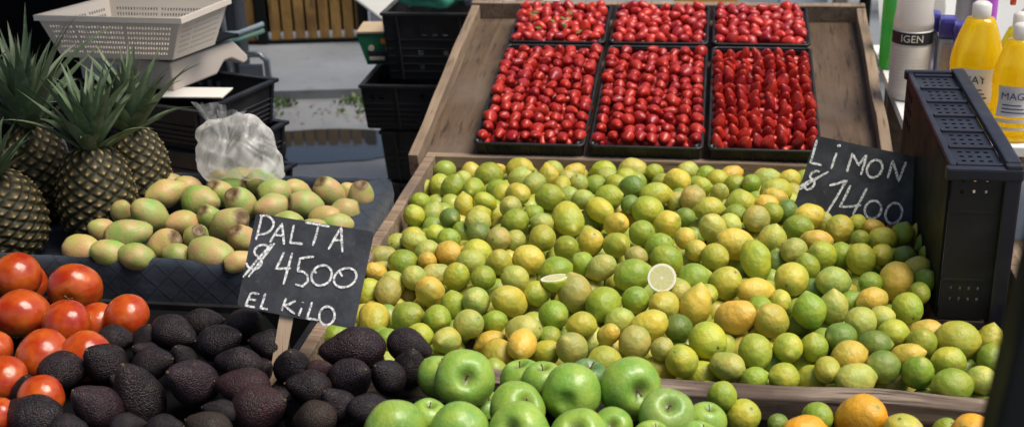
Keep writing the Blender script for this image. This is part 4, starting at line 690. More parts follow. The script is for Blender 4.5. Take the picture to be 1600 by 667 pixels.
LIMON = {'O': [0.302, 2.5303, 0.7064], 'rt': [0.9932, -0.0915, 0.0725], 'up': [-0.0357, 0.3529, 0.935], 'n': [-0.1111, -0.9312, 0.3472], 'corners': [(-0.0933, 0.0983), (0.133, 0.0457), (0.0961, -0.0863), (-0.1413, -0.0576)], 'strokes': [[(-0.0913, 0.0899), (-0.0979, 0.0654), (-0.1041, 0.0426), (-0.0936, 0.0401), (-0.0822, 0.0377)], [(-0.0521, 0.0625), (-0.0577, 0.0465), (-0.0629, 0.0291)], [(-0.0512, 0.0759), (-0.0437, 0.0778)], [(-0.032, 0.0228), (-0.0262, 0.0421), (-0.0204, 0.0608), (-0.0139, 0.0477), (-0.0081, 0.0366), (0.0006, 0.0492), (0.007, 0.0574), (0.0022, 0.0375), (-0.0039, 0.0168)], [(0.0216, 0.046), (0.0272, 0.0469), (0.0323, 0.0452), (0.0361, 0.0413), (0.038, 0.0357), (0.0379, 0.0291), (0.0356, 0.0225), (0.0317, 0.0168), (0.0265, 0.0128), (0.0208, 0.011), (0.0155, 0.0118), (0.0112, 0.015), (0.0086, 0.0201), (0.008, 0.0265), (0.0095, 0.0333), (0.013, 0.0394), (0.0179, 0.044), (0.0235, 0.0465), (0.029, 0.0466)], [(0.0487, 0.0095), (0.0541, 0.0287), (0.0585, 0.0452), (0.0646, 0.0246), (0.07, 0.003), (0.0773, 0.0235), (0.0845, 0.0426)], [(-0.0861, 0.0239), (-0.0936, 0.025), (-0.1019, 0.021), (-0.1052, 0.0139), (-0.1012, 0.0078), (-0.0966, 0.0024), (-0.0993, -0.0063), (-0.1078, -0.0124), (-0.1151, -0.0103), (-0.115, -0.0029)], [(-0.1276, -0.0129), (-0.1019, 0.0048), (-0.0684, 0.0237)], [(-0.1256, -0.0052), (-0.0986, 0.0098)], [(-0.0665, -0.0045), (-0.0496, -0.0006), (-0.0323, 0.006), (-0.0512, -0.0274), (-0.0731, -0.0637)], [(-0.0243, -0.0041), (-0.034, -0.0258), (-0.0457, -0.0482), (-0.0269, -0.0483), (-0.0036, -0.045)], [(0.008, -0.0103), (-0.0058, -0.0376), (-0.0204, -0.065)], [(0.0163, -0.0373), (0.0224, -0.0364), (0.0281, -0.0379), (0.0326, -0.0418), (0.0354, -0.0475), (0.0359, -0.0541), (0.0343, -0.0607), (0.0306, -0.0664), (0.0254, -0.0705), (0.0194, -0.0723), (0.0135, -0.0716), (0.0085, -0.0684), (0.0051, -0.0633), (0.0037, -0.0569), (0.0047, -0.0501), (0.0077, -0.044), (0.0125, -0.0393), (0.0183, -0.0367), (0.0243, -0.0366)], [(0.0581, -0.0422), (0.0642, -0.0411), (0.0697, -0.0429), (0.074, -0.0474), (0.0763, -0.0538), (0.0764, -0.0613), (0.0743, -0.0689), (0.0703, -0.0755), (0.0648, -0.0802), (0.0588, -0.0822), (0.053, -0.0814), (0.0482, -0.0778), (0.0452, -0.0719), (0.0443, -0.0646), (0.0457, -0.0569), (0.0491, -0.0498), (0.0542, -0.0445), (0.0601, -0.0415), (0.0661, -0.0414)]]}
CUT_LEMON = [-0.0866, 2.114, 0.668]
CUT_LIME = [-0.2801, 2.0951, 0.668]
CAM_R = [0.98742, 0.15574, -0.02751]
CAM_U = [-0.03319, 0.37415, 0.92678]
CAM_F = [-0.15463, 0.9142, -0.37461]
# ------------------------------------------------------------------ material set
M_citrus = citrus_mat(); M_apple = apple_mat(); M_tomato = tomato_mat(); M_avo = avocado_mat(); M_pear = pear_mat(); M_straw = strawberry_mat()
M_rail = wood_mat('weathered_rail_wood', (.17, .115, .075), (.33, .24, .165), rough=.8, stain=(.12, .09, .075))
M_railfront = wood_mat('grey_weathered_wood', (.055, .036, .027), (.31, .24, .185), rough=.85, stain=(.06, .038, .032))
M_board = wood_mat('stained_board_wood', (.066, .040, .024), (.122, .080, .050), grain=(14, 1.4, 14), rough=.7, stain=(.135, .10, .077))
M_boardrail = wood_mat('board_rail_wood', (.20, .14, .092), (.35, .26, .18), grain=(16, 1.2, 16), rough=.8, stain=(.17, .12, .085))
M_plank = wood_mat('pale_table_wood', (.30, .21, .14), (.46, .35, .25), grain=(14, 1.2, 14), rough=.7)
M_fence = wood_mat('fence_boards', (.20, .11, .030), (.36, .215, .07), grain=(9, 9, 1.1), rough=.75, stain=(.14, .075, .03))
M_black = black_plastic()
M_tray = black_plastic('berry_tray_plastic', (.008, .008, .009), .42)
M_bluish = black_plastic('sky_tinted_black_plastic', (.011, .012, .021), .40)  # bluish sky reflection put into the colour of the upended crate
M_white = plain('cream_plastic', (.70, .63, .55), .4, .08, 5, .05)
M_scale = plain('scale_housing', (.58, .51, .44), .45, .1, 6, .06)
M_dark = plain('dark_metal', (.006, .007, .0065), .6, .3, 8, .1, Specular_IOR_Level=.15)
M_steel = plain('brushed_steel', (.34, .36, .38), .32, .15, 10, .05, Metallic=.8)
M_chalkboard = None
M_blacksheet = plain('black_sheeting', (.004, .004, .0045), .85, .4, 3, .3, 12, Specular_IOR_Level=.08)  # also covers the sheets added for shade at the left
M_green_foil = plain('green_plastic_sheet', (.10, .42, .27), .3, .25, 6, .4, 14)
M_lav = plain('lavender_plastic_sheet', (.62, .58, .70), .35, .15, 7, .5, 12)
M_foam = plain('white_foam', (.80, .79, .76), .6, .06, 9, .1)
M_whitewall = plain('white_painted_wall', (.80, .79, .75), .6, .06, 2, .1, 30)
M_bluewall = plain('pale_blue_wall', (.48, .56, .62), .6, .12, 2, .1, 30)
M_greywall = plain('blue_grey_plinth', (.16, .18, .22), .7, .2, 3, .2, 30)
M_taupe = plain('taupe_post_paint', (.28, .24, .20), .6, .2, 5)
M_navy = plain('navy_bundle_cloth', (.02, .024, .035), .7, .3, 8, .4, 25)
M_strap = plain('pale_blue_strap', (.34, .44, .48), .6, .2, 10)
M_strapg = plain('green_strap', (.17, .33, .26), .6, .2, 10)
M_card = plain('bare_cardboard', (.42, .32, .21), .75, .12, 8, .15, 60)
M_cardg = plain('green_printed_cardboard', (.012, .15, .065), .55, .2, 7, .1)
M_carddk = plain('dark_printed_cardboard', (.02, .025, .04), .55, .2, 7, .1)
M_orange = plain('orange_print', (.75, .22, .02), .5, .1, 9, 0)
M_palepr = plain('pale_print', (.72, .62, .48), .5, .1, 9, 0)
M_rust = plain('red_brown_board', (.15, .04, .018), .6, .3, 5, .2)
M_stem = plain('dry_stem', (.085, .06, .03), .8, .4, 40, .3)
M_calyx = plain('berry_calyx', (.10, .19, .03), .55, .4, 60, .1)
M_scar = plain('tomato_stem_scar', (.30, .33, .13), .6, .4, 60, .2)
M_paper = plain('off_white_paper', (.72, .69, .63), .6, .06, 12, .1)
M_ink = plain('dark_ink', (.02, .02, .022), .5, .2, 10, 0)
M_inkb = plain('blue_ink', (.03, .05, .22), .5, .2, 10, 0)
M_bluecap = plain('violet_blue_cap', (.045, .04, .23), .3, .2, 9, .03)
M_silver = plain('silver_blue_cap', (.38, .36, .55), .22, .15, 9, .03, Metallic=.6)
M_purple = plain('purple_label', (.33, .06, .42), .4, .15, 9, 0)
M_greybottle = plain('grey_bottle_plastic', (.40, .38, .39), .35, .12, 9, .03)
M_whitebottle = None
M_red = plain('red_trigger_plastic', (.72, .07, .015), .3, .12, 9, .03)
M_cloudy = None
def thin(name, col, f, rough=.15):
    """moulded plastic that lets part of the light through"""
    k = Mat(name); v = k.coord()
    c = k.mix(k.noise(v, 14, 3), tuple(x*.9 for x in col), col); k.base(c); k.rough(rough)
    t = k.node('ShaderNodeBsdfTranslucent', i_Color=c); mx = k.node('ShaderNodeMixShader', i_0=f)
    k.l.new(k.b.outputs[0], mx.inputs[1]); k.l.new(t.outputs[0], mx.inputs[2]); k.l.new(mx.outputs[0], k.out.inputs[0])
    return k
def liquid(name, col):
    k = thin(name, col, .42, .06).set(Transmission_Weight=.5, IOR=1.33, Specular_IOR_Level=.5, Coat_Weight=.6, Coat_Roughness=.03)
    v = k.coord(); st = k.noise(k.node('ShaderNodeMapping', i_Vector=v, i_Scale=(60, 60, 7)).outputs[0], 1.0, 3, .5, dist=.6)
    c = k.mix(k.maprange(st, .35, .68), tuple(x*y for x, y in zip(col, (.97, .84, .5))), col)  # pale upright streaks imitate highlights in the bottles
    k.base(c)
    for n in k.n:
        if n.type == 'BSDF_TRANSLUCENT': k.l.new(c, n.inputs['Color'])
    return k.m
M_whitebottle = thin('white_bottle_plastic', (.90, .88, .84), .35, .28).m; M_cloudy = thin('translucent_cap', (.88, .84, .79), .5, .2).m
M_yellow = liquid('yellow_liquid', (1.0, .80, .03)); M_ygreen = liquid('yellow_green_liquid', (.85, .80, .08))
M_greenbottle = liquid('green_bottle_plastic', (.16, .62, .22))
def cloth_mat():
    k = Mat('navy_quilted_cloth'); v = k.coord()
    s = k.node('ShaderNodeSeparateXYZ', i_Vector=v)
    zz = k.math('ADD', s.outputs[2], k.math('MULTIPLY', s.outputs[1], .6))
    a = k.math('ABSOLUTE', k.math('SINE', k.math('MULTIPLY', k.math('ADD', s.outputs[0], zz), 62)))
    b = k.math('ABSOLUTE', k.math('SINE', k.math('MULTIPLY', k.math('SUBTRACT', s.outputs[0], zz), 62)))
    lat = k.maprange(k.math('MINIMUM', a, b), .0, .28, 1, 0)
    wv = k.noise(v, 240, 2); big = k.noise(v, 7, 4)
    base = k.mix(k.maprange(big, .3, .7), (.012, .018, .030), (.030, .040, .058))
    base = k.mix(k.math('MULTIPLY', lat, .55), base, (.007, .009, .015))
    k.base(base); k.rough(.72); n = k.bump(lat, .25, .002); n = k.bump(wv, .25, .001, n); k.bump(big, .5, .02, n)
    return k.set(Specular_IOR_Level=.25, Sheen_Weight=.15).m
M_cloth = cloth_mat()
def slate_mat():
    k = Mat('chalkboard_paint'); v = k.coord()
    sm = k.noise(v, 16, 5, .65); fine = k.noise(v, 150, 2)
    base = k.mix(k.maprange(sm, .42, .75, 0, .75), (.026, .028, .035), (.080, .085, .100))
    base = k.mix(k.maprange(fine, .62, .75, 0, .35), base, (.12, .12, .13))
    k.base(base); k.rough(.75); k.bump(fine, .2, .001)
    return k.set(Specular_IOR_Level=.3).m
M_slate = slate_mat()
def chalk_mat():
    k = Mat('chalk'); v = k.coord()
    k.base(k.mix(k.maprange(k.noise(v, 260, 3, .75), .44, .60, 0, .9), (.82, .82, .81), (.16, .165, .18))); k.rough(.95)
    return k.set(Specular_IOR_Level=.1).m
M_chalk = chalk_mat()
def bag_mat():
    k = Mat('clear_plastic_film'); v = k.coord()
    k.b.inputs['Base Color'].default_value = (.93, .92, .91, 1); k.rough(.16); k.set(Specular_IOR_Level=.8)
    t = k.node('ShaderNodeBsdfTranslucent', i_Color=(.93, .92, .91, 1)); m1 = k.node('ShaderNodeMixShader', i_0=.45); k.l.new(k.b.outputs[0], m1.inputs[1]); k.l.new(t.outputs[0], m1.inputs[2])
    lw = k.node('ShaderNodeLayerWeight', i_Blend=.35)
    st = k.noise(k.node('ShaderNodeMapping', i_Vector=v, i_Rotation=(.3, .5, .8), i_Scale=(34, 9, 14)).outputs[0], 1.0, 2, .5, dist=1.2)
    f = k.math('ADD', k.math('MULTIPLY', lw.outputs['Facing'], .55), k.maprange(st, .42, .68, .14, .55), True)
    tr = k.node('ShaderNodeBsdfTransparent'); m2 = k.node('ShaderNodeMixShader', i_0=f); k.l.new(tr.outputs[0], m2.inputs[1]); k.l.new(m1.outputs[0], m2.inputs[2]); k.l.new(m2.outputs[0], k.out.inputs[0])
    k.bump(k.noise(v, 20, 2, .5, dist=1.0), .25, .01)
    return k.m
M_bag = bag_mat()
def pine_mat():
    k = Mat('pineapple_rind'); v = k.coord(); e = k.node('ShaderNodeAttribute', attribute_name='eye').outputs['Fac']; t = k.node('ShaderNodeAttribute', attribute_name='tint').outputs['Fac']
    n = k.noise(v, 60, 3)
    base = k.ramp(e, (.0, (.010, .010, .006)), (.30, (.028, .028, .012)), (.52, (.070, .060, .020)), (.78, (.155, .115, .042)), (1.0, (.42, .36, .27)))
    base = k.mix(k.math('MULTIPLY', t, .5), base, k.mix(1.0, base, (1.3, .95, .6), 'MULTIPLY'))
    base = k.mix(k.maprange(n, .5, .7, 0, .4), base, (.05, .045, .03))
    k.base(base); k.rough(.6); k.bump(n, .4, .003)
    return k.set(Specular_IOR_Level=.3).m
M_pine = pine_mat()
def leaf_mat(name, c1, c2, c3):
    k = Mat(name); v = k.coord(); t = k.node('ShaderNodeAttribute', attribute_name='tint').outputs['Fac']; a = k.node('ShaderNodeAttribute', attribute_name='along').outputs['Fac']
    base = k.mix(t, c1, c2); base = k.mix(k.maprange(k.noise(v, 40, 3), .45, .7, 0, .5), base, c3)
    base = k.mix(k.maprange(a, .82, 1.0, 0, .55), base, (.16, .11, .05))
    k.base(base); k.rough(.5); k.bump(k.noise(v, 90, 2), .15, .002)
    return k.set(Specular_IOR_Level=.4).m
M_leaf = leaf_mat('pineapple_leaf', (.060, .105, .050), (.145, .205, .105), (.24, .27, .21))
M_bush = leaf_mat('shrub_leaf', (.03, .065, .018), (.075, .12, .03), (.07, .09, .03))
def road_mat():
    k = Mat('wet_asphalt'); v = k.coord()
    wet = k.maprange(k.noise(v, 1.6, 4, .6), .42, .60)
    base = k.mix(k.noise(v, 60, 4, .7), (.125, .13, .137), (.225, .23, .238)); base = k.mix(k.math('MULTIPLY', wet, .6), base, (.085, .09, .098))
    k.base(base); k.rough(k.maprange(wet, 0, 1, .62, .12)); k.bump(k.noise(v, 120, 3), .25, .004)
    return k.m
M_road = road_mat()
def pave_mat():
    k = Mat('worn_concrete'); v = k.coord()
    base = k.mix(k.noise(v, 3.0, 6, .6), (.13, .142, .158), (.215, .228, .248)); base = k.mix(k.maprange(k.noise(v, 9, 5, .7), .56, .7, 0, .5), base, (.10, .10, .11))
    k.base(base); k.rough(k.maprange(k.noise(v, 2, 3), .35, .65, .3, .75)); k.bump(k.noise(v, 70, 4), .3, .004)
    return k.m
M_pave = pave_mat()
def puddle_mat():
    k = Mat('puddle_water'); v = k.coord()
    k.base((.022, .022, .022)); k.rough(.04); k.bump(k.noise(v, 5, 2), .03, .02)
    return k.set(IOR=1.4, Specular_IOR_Level=1.0).m
M_puddle = puddle_mat()
def sheet_mat():
    k = Mat('glare_sheet_white'); n = k.noise(k.coord(), 5, 3)
    c = k.mix(n, (.80, .80, .78), (.90, .90, .87))
    d = k.node('ShaderNodeBsdfDiffuse', i_Color=c); t = k.node('ShaderNodeBsdfTranslucent', i_Color=c)
    mx = k.node('ShaderNodeMixShader', i_0=.5); k.l.new(d.outputs[0], mx.inputs[1]); k.l.new(t.outputs[0], mx.inputs[2]); k.l.new(mx.outputs[0], k.out.inputs[0])
    return k.m
M_sheet = sheet_mat()

# ------------------------------------------------------------------ fruit meshes
def ball(name, nu, nv, fn, m, attr=None):
    vs = [fn(0.0, 0.0)]; th = []
    for j in range(1, nv):
        for i in range(nu): vs.append(fn(PI*j/nv, 2*PI*i/nu))
    vs.append(fn(PI, 0.0)); fs = []
    for i in range(nu):
        fs.append((0, 1+i, 1+(i+1) % nu))
        for j in range(nv-2):
            a = 1+j*nu; b = a+nu
            fs.append((a+i, b+i, b+(i+1) % nu, a+(i+1) % nu))
        a = 1+(nv-2)*nu
        fs.append((a+i, len(vs)-1, a+(i+1) % nu))
    me = bpy.data.meshes.new(name); me.from_pydata([tuple(v) for v in vs], [], fs); me.update(); me.materials.append(m)
    me.polygons.foreach_set('use_smooth', [True]*len(me.polygons))
    return me
def lump(p, s, a, f=1.2): return p*(1+a*noise.noise(p*f+Vector((s*7.1, s*3.3, s*1.7))))
def f_citrus(s, el, nip, lum):
    k = el**(-1/3)
    def f(t, a):
        p = Vector((math.sin(t)*math.cos(a), math.sin(t)*math.sin(a), math.cos(t)))
        z = p.z*el
        z -= nip*math.exp(-((PI-t)/.26)**2)+.03*math.exp(-((PI-t)/.10)**2)
        z -= .055*math.exp(-((t-.12)/.09)**2); z += .040*math.exp(-((t-.32)/.13)**2); z += .02*math.exp(-(t/.06)**2)
        ribs = 1+.012*math.sin(a*8+s)*math.exp(-(t/.6)**2)
        q = Vector((p.x*k*ribs, p.y*k*ribs, z*k))
        return lump(q, s, lum)
    return f
def f_avo(s):
    el = (1.30, 1.42, 1.22, 1.36)[s % 4]
    def f(t, a):
        z = math.cos(t); w = math.sin(t)*(1-.34*smoothstep(-.25, 1, z))
        p = Vector((w*math.cos(a), w*math.sin(a)*.95, z*el))*.93
        return lump(lump(p, s, .07), s, .012, 6)
    return f
def f_pear(s):
    el = (1.32, 1.42, 1.26, 1.48, 1.36)[s % 5]
    def f(t, a):
        z = math.cos(t)*el; w = math.sin(t)*(1-.16*smoothstep(.3, -el, z))
        z += .05*math.exp(-((t-.42)/.10)**2) - .26*smoothstep(.40, .10, t)
        p = Vector((w*math.cos(a), w*math.sin(a), z))
        q = lump(lump(p*.90, s, .12, 1.0), s, .03, 3.4); q.z *= .97/(top*.9) if False else 1
        return q
    return f
def f_apple(s):
    def f(t, a):
        r = math.sin(t)**.92 if 0 < t < PI else 0.0
        w = r*(1+.07*math.cos(t)); z = math.cos(t)*.90
        z -= .34*math.exp(-(t/.26)**2); z += .22*math.exp(-((PI-t)/.32)**2)
        lob = 1+.035*math.cos(5*a+s)*(.3+.7*smoothstep(1.2, 3.0, t))
        return lump(Vector((w*lob*math.cos(a), w*lob*math.sin(a), z)), s, .07, .9)
    return f
def f_tom(s):
    def f(t, a):
        w = math.sin(t); z = math.cos(t)*.86
        z -= .16*math.exp(-(t/.34)**2)
        lob = 1+.025*math.cos(6*a+s)*math.exp(-((t-.8)/.6)**2)
        return lump(Vector((w*lob*math.cos(a), w*lob*math.sin(a), z))*1.05, s, .07, .9)
    return f
def f_berry(s, el=1.22):
    def f(t, a):
        z = math.cos(t); w = math.sin(t)**.85*(.62+.46*smoothstep(-1.05, .6, z))
        w *= 1-.10*math.exp(-(t/.4)**2)
        p = Vector((w*math.cos(a), w*math.sin(a)*.95, z*el))*.93
        return lump(lump(p, s, .24, 1.0), s, .05, 2.6)
    return f
LIME = [ball('lime', 24, 16, f_citrus(i, 1.05+.03*(i % 3), .09+.05*(i % 2), .05), M_citrus) for i in range(6)]
LEMON = [ball('lemon', 24, 16, f_citrus(i+9, 1.18+.07*i, .17, .09), M_citrus) for i in range(4)]
AVO = [ball('avocado', 32, 22, f_avo(i), M_avo) for i in range(4)]
PEARM = [ball('prickly_pear', 24, 20, f_pear(i), M_pear) for i in range(5)]
APPLEM = [ball('apple', 36, 28, f_apple(i), M_apple) for i in range(4)]
TOMM = [ball('tomato', 32, 22, f_tom(i), M_tomato) for i in range(3)]
BERRY = [ball('strawberry', 16, 12, f_berry(i, (1.02, 1.12, 1.22, 1.32, 1.45, 1.55)[i]), M_straw) for i in range(6)]
def put(name, me, p, r, ax, spin=None, col=None, rng=random):
    o = bpy.data.objects.new(name, me); C.objects.link(o)
    q = Vector((0, 0, 1)).rotation_difference(Vector(ax).normalized())
    o.rotation_mode = 'QUATERNION'
    o.rotation_quaternion = q @ Vector((0, 0, 1)).rotation_difference(Vector((0, 0, 1))) @ Matrix.Rotation(rng.uniform(0, 6.28) if spin is None else spin, 3, 'Z').to_quaternion()
    o.location = p; o.scale = (r, r, r)
    if col: o.color = (*col, 1)
    return o
def jit(c, a, rng): 
    k = 1+rng.uniform(-a, a); return tuple(max(.002, x*k*(1+rng.uniform(-a, a)*.5)) for x in c)

PEEL = {'g': (.245, .320, .030), 'd': (.140, .205, .032), 'y': (.375, .395, .040), 'Y': (.485, .425, .055), 'o': (.53, .385, .055), 'p': (.370, .400, .080), 'k': (.36, .32, .080), 'O': (.68, .31, .02)}
rng = random.Random(3)
for i, (x, y, z, r, c, ax, ay, az, lab) in enumerate(LIMES):
    lemon = (c in 'Yo' and rng.random() < .55) or (c in 'ykp' and rng.random() < .3) or r > .034
    me = rng.choice(LEMON if lemon else LIME)
    o = put('lemon' if c in 'Yo' else 'lime', me, (x, y, z), r*1.035, (ax, ay, az), col=jit(PEEL[c], .13, rng), rng=rng)
    tag(o, lab, 'lemon' if c in 'Yo' else 'lime', 'limes and lemons heaped in the wooden tray')
for i, (x, y, z, r, c, ax, ay, az, lab) in enumerate(FRONTS):
    big = r > .03
    o = put('orange' if c == 'O' else ('lemon' if c == 'Y' else 'lime'), LIME[i % 6] if not big else LEMON[i % 2], (x, y, z), r, (ax, ay, az), col=jit(PEEL[c], .1, rng), rng=rng)
    tag(o, lab, 'orange' if c == 'O' else ('lemon' if c == 'Y' else 'lime'), 'fruit in front of the wooden rail')
# limes buried under the visible ones
def merged(name, m, items, mesh, scale):
    vs, fs, tint = [], [], []
    base = [Vector(v.co) for v in mesh.vertices]; poly = [tuple(p.vertices) for p in mesh.polygons]
    for p, r, q, t in items:
        n = len(vs)
        for b in base: vs.append(tuple((Vector(p)+(q @ b)*r)))
        fs += [tuple(i+n for i in f) for f in poly]; tint += [t]*len(base)
    return raw(name, vs, fs, m, attr={'tint': tint})
def under_citrus_mat():
    k = Mat('buried_citrus_peel'); t = k.node('ShaderNodeAttribute', attribute_name='tint').outputs['Fac']; v = k.coord()
    base = k.ramp(t, (.0, (.18, .29, .04)), (.5, (.36, .41, .06)), (1.0, (.55, .44, .07)))
    base = k.mix(k.maprange(k.noise(v, 50, 3), .45, .7, 0, .4), base, (.36, .30, .10))
    k.base(base); k.rough(.42); k.bump(k.noise(v, 900, 1), .15, .001); return k.m
ball_lo = ball('buried_lime', 16, 10, f_citrus(2, 1.1, .08, .05), M_citrus)
items = []
y = 1.87
while y < 2.84:
    x = -.63
    while x < .50:
        px, py = x+rng.uniform(-.012, .012), y+rng.uniform(-.012, .012)
        pz = .592
        if not (px > .36 and py > 2.10):
            while pz > .50:
                if all((px-a[0])**2+(py-a[1])**2+(pz-a[2])**2 > (.92*(.025+a[3]))**2 for a in LIMES): break
                pz -= .008
            if .50 < pz: items.append(((px, py, pz), .0255, Matrix.Rotation(rng.uniform(0, 6), 3, Vector((rng.random(), rng.random(), .5)).normalized()), rng.random()))
        x += .046
    y += .046
tag(merged('limes_underneath', under_citrus_mat(), items, ball_lo, 1), 'limes and lemons buried beneath the top layer of the wooden tray', kind='stuff')

AVC = {'n': (.0092, .0062, .0082), 'v': (.014, .008, .011), 'r': (.026, .012, .014), 'k': (.022, .016, .011)}
for i, (x, y, z, r, c, ax, ay, az, lab) in enumerate(AVOS):
    o = put('avocado', AVO[i % 4], (x, y, z), r*1.02, (ax, ay, az), col=jit(AVC[c], .15, rng), rng=rng)
    tag(o, lab, 'avocado', 'black avocados heaped in the front')
    s = MB(); e_ = (1.30, 1.42, 1.22, 1.36)[i % 4]*.93; s.lathe([(.001, e_-.06), (.06, e_-.04), (.07, e_+.02), (.04, e_+.045), (.001, e_+.05)], 8); s.build('stem_button', M_stem, o, True)
for i, (x, y, z, r, c, ax, ay, az, lab) in enumerate(TOMS):
    o = put('tomato', TOMM[i % 3], (x, y, z), r*1.03, (ax, ay, az), rng=rng); tag(o, lab, 'tomato', 'ripe tomatoes heaped beside the avocados')
    s = MB(); s.lathe([(.02, .70), (.12, .735), (.10, .755), (.04, .75), (.01, .74)], 10); 
    for k in range(5):
        a = k*2*PI/5
        s.tube([(0.06*math.cos(a), .06*math.sin(a), .745), (.17*math.cos(a), .17*math.sin(a), .775), (.27*math.cos(a), .27*math.sin(a), .84)], [.025, .022, .006], 5)
    s.build('calyx', M_scar, o, True)
PRC = {'G': (.27, .345, .085), 'P': (.46, .34, .115), 'M': (.38, .36, .115), 'B': (.40, .33, .11)}
for i, (x, y, z, r, c, ax, ay, az, lab) in enumerate(PEARS):
    o = put('prickly_pear', PEARM[i % 5], (x, y, z+.004), r*1.06, (ax, ay, az), col=jit(PRC[c], .12, rng), rng=rng); tag(o, lab, 'prickly pear', 'prickly pears heaped in the cloth lined crate')
APC = {'A': (.205, .355, .042), 'D': (.085, .180, .050), 'B': (.19, .33, .065)}
for i, (x, y, z, r, c, ax, ay, az, lab) in enumerate(APPLES):
    o = put('apple', APPLEM[i % 4], (x, y, z), r*1.03, (ax, ay, az), col=jit(APC[c], .08, rng), rng=rng); tag(o, lab, 'apple', 'green apples heaped at the front')
    s = MB(); s.tube([(0, 0, .50), (.01, 0, .66), (.05, .02, .84), (.11, .03, .95)], [.030, .026, .028, .042], 6); s.build('stem', M_stem, o, True)

# cut fruit
def flesh_mat():
    k = Mat('lemon_flesh'); v = k.coord(); s = k.node('ShaderNodeSeparateXYZ', i_Vector=v)
    r = k.node('ShaderNodeVectorMath', operation='LENGTH', i_0=k.node('ShaderNodeMapping', i_Vector=v, i_Scale=(1, 1, 0)).outputs[0]).outputs['Value']
    a = k.math('ARCTAN2', s.outputs[1], s.outputs[0])
    seg = k.math('ABSOLUTE', k.math('SINE', k.math('MULTIPLY', a, 4.5)))
    base = k.ramp(k.noise(v, 9, 3), (.35, (.56, .54, .22)), (.7, (.70, .66, .36)))
    base = k.mix(k.maprange(seg, .0, .16, .75, 0), base, (.78, .74, .58))
    base = k.mix(k.maprange(r, .08, .14, 1, 0), base, (.80, .72, .62))
    base = k.mix(k.maprange(r, .80, .86, 0, 1), base, (.85, .83, .72)); base = k.mix(k.maprange(r, .955, .985, 0, 1), base, (.62, .60, .10))
    k.base(base); k.rough(.28); k.bump(k.noise(v, 22, 3), .2, .03); return k.m
M_flesh = flesh_mat()
def half(name, p, r, ax, col, lab, cat):
    prof = [(.001, -.98)]+[(math.sin(t), -math.cos(t)*(1+.08*math.exp(-(t/.3)**2))) for t in [PI/2*i/10 for i in range(1, 11)]]
    s = MB(); s.lathe(prof, 28); me = bpy.data.meshes.new(name); s.bm.to_mesh(me); s.bm.free(); me.materials.append(M_citrus); me.polygons.foreach_set('use_smooth', [True]*len(me.polygons))
    o = put(name, me, p, r, ax, spin=.4, col=col); tag(o, lab, cat, 'limes and lemons heaped in the wooden tray')
    s = MB(); s.lathe([(.985, .004), (.97, .02), (.6, .018), (.1, .012), (.001, .01)], 28); s.build('cut_face', M_flesh, o)
vd = (Vector((0, 0, 1.65))-Vector(CUT_LEMON)).normalized()
half('lemon_half', CUT_LEMON, .0265, vd+Vector((-.10, 0, .12)), (.50, .46, .06), 'cut lemon half showing its pale round flesh among the limes', 'lemon')
half('lime_half', CUT_LIME, .0255, Vector((-.16, .16, 1)), (.38, .42, .04), 'halved lime with its pale cut side turned up and seen edge on', 'lime')
# ------------------------------------------------------------------ table that carries the stall
tb = empty('market_table', 'rough wooden table carrying the fruit crates', 'table', (-.45, 2.2, 0))
s = MB(); 
for i in range(7): s.box(0, -.84+i*.236, .43, 2.9, .230, .03, .004)
s.build('table_top', M_plank, tb)
for x in (-1.35, 1.35):
    for yy in (-.85, .58):
        s = MB(); s.box(x, yy, .206, .07, .07, .411, .004); s.build('leg', M_rail, tb)

# wooden lime tray
TX0, TX1, TY0, TY1, TZ0, TZ1 = -.669, .56, 1.832, 2.862, .446, .62
tr = empty('lime_tray', 'large open wooden tray heaped with limes and lemons', 'tray', ((TX0+TX1)/2, (TY0+TY1)/2, TZ0))
hx, hy, h = (TX1-TX0)/2, (TY1-TY0)/2, TZ1-TZ0
s = MB(); s.box(0, 0, .012, 2*hx, 2*hy, .02); s.build('tray_floor', M_railfront, tr)
def bent(vs, amp):      # a sawn plank is never quite straight
    for v in vs:
        v.co.z += amp*noise.noise(v.co*5); v.co.y += amp*.8*noise.noise(v.co*4+Vector((9, 0, 0)))
def plank(name, m, parent, cx, cy, cz, sx, sy, sz, cuts=24, amp=.004, bev=.003):
    s = MB(); s.box(cx, cy, cz, sx, sy, sz, bev)
    axis = 0 if sx >= sy else 1
    n = [0, 0, 0]; n[axis] = 1
    L = sx if axis == 0 else sy; c0 = (cx, cy)[axis]
    for k in range(1, cuts):
        pt = [cx, cy, cz]; pt[axis] = c0-L/2+L*k/cuts
        bmesh.ops.bisect_plane(s.bm, geom=s.bm.verts[:]+s.bm.edges[:]+s.bm.faces[:], plane_co=pt, plane_no=n)
    for v in s.bm.verts:
        v.co.z += amp*noise.noise(v.co*6+Vector((cz*30, cx*9, 0))); 
        d = amp*.8*noise.noise(v.co*5+Vector((9, cy*7, 0)))
        if axis == 0: v.co.y += d
        else: v.co.x += d
    return s.build(name, m, parent)
plank('front_rail', M_railfront, tr, 0, -hy-.024, h-.020, 2*hx+.06, .046, .042, amp=.007)
plank('front_board', M_railfront, tr, 0, -hy-.016, h-.112, 2*hx+.05, .026, .136, amp=.004)
plank('back_rail', M_rail, tr, 0, hy+.014, h/2+.012, 2*hx+.05, .026, h-.02, amp=.003)
plank('side_rail', M_rail, tr, -hx-.011, 0, h/2+.008, .024, 2*hy+.002, h-.012, amp=.003)
plank('side_rail', M_rail, tr, hx+.011, 0, h/2+.008, .024, 2*hy+.002, h-.012, amp=.003)

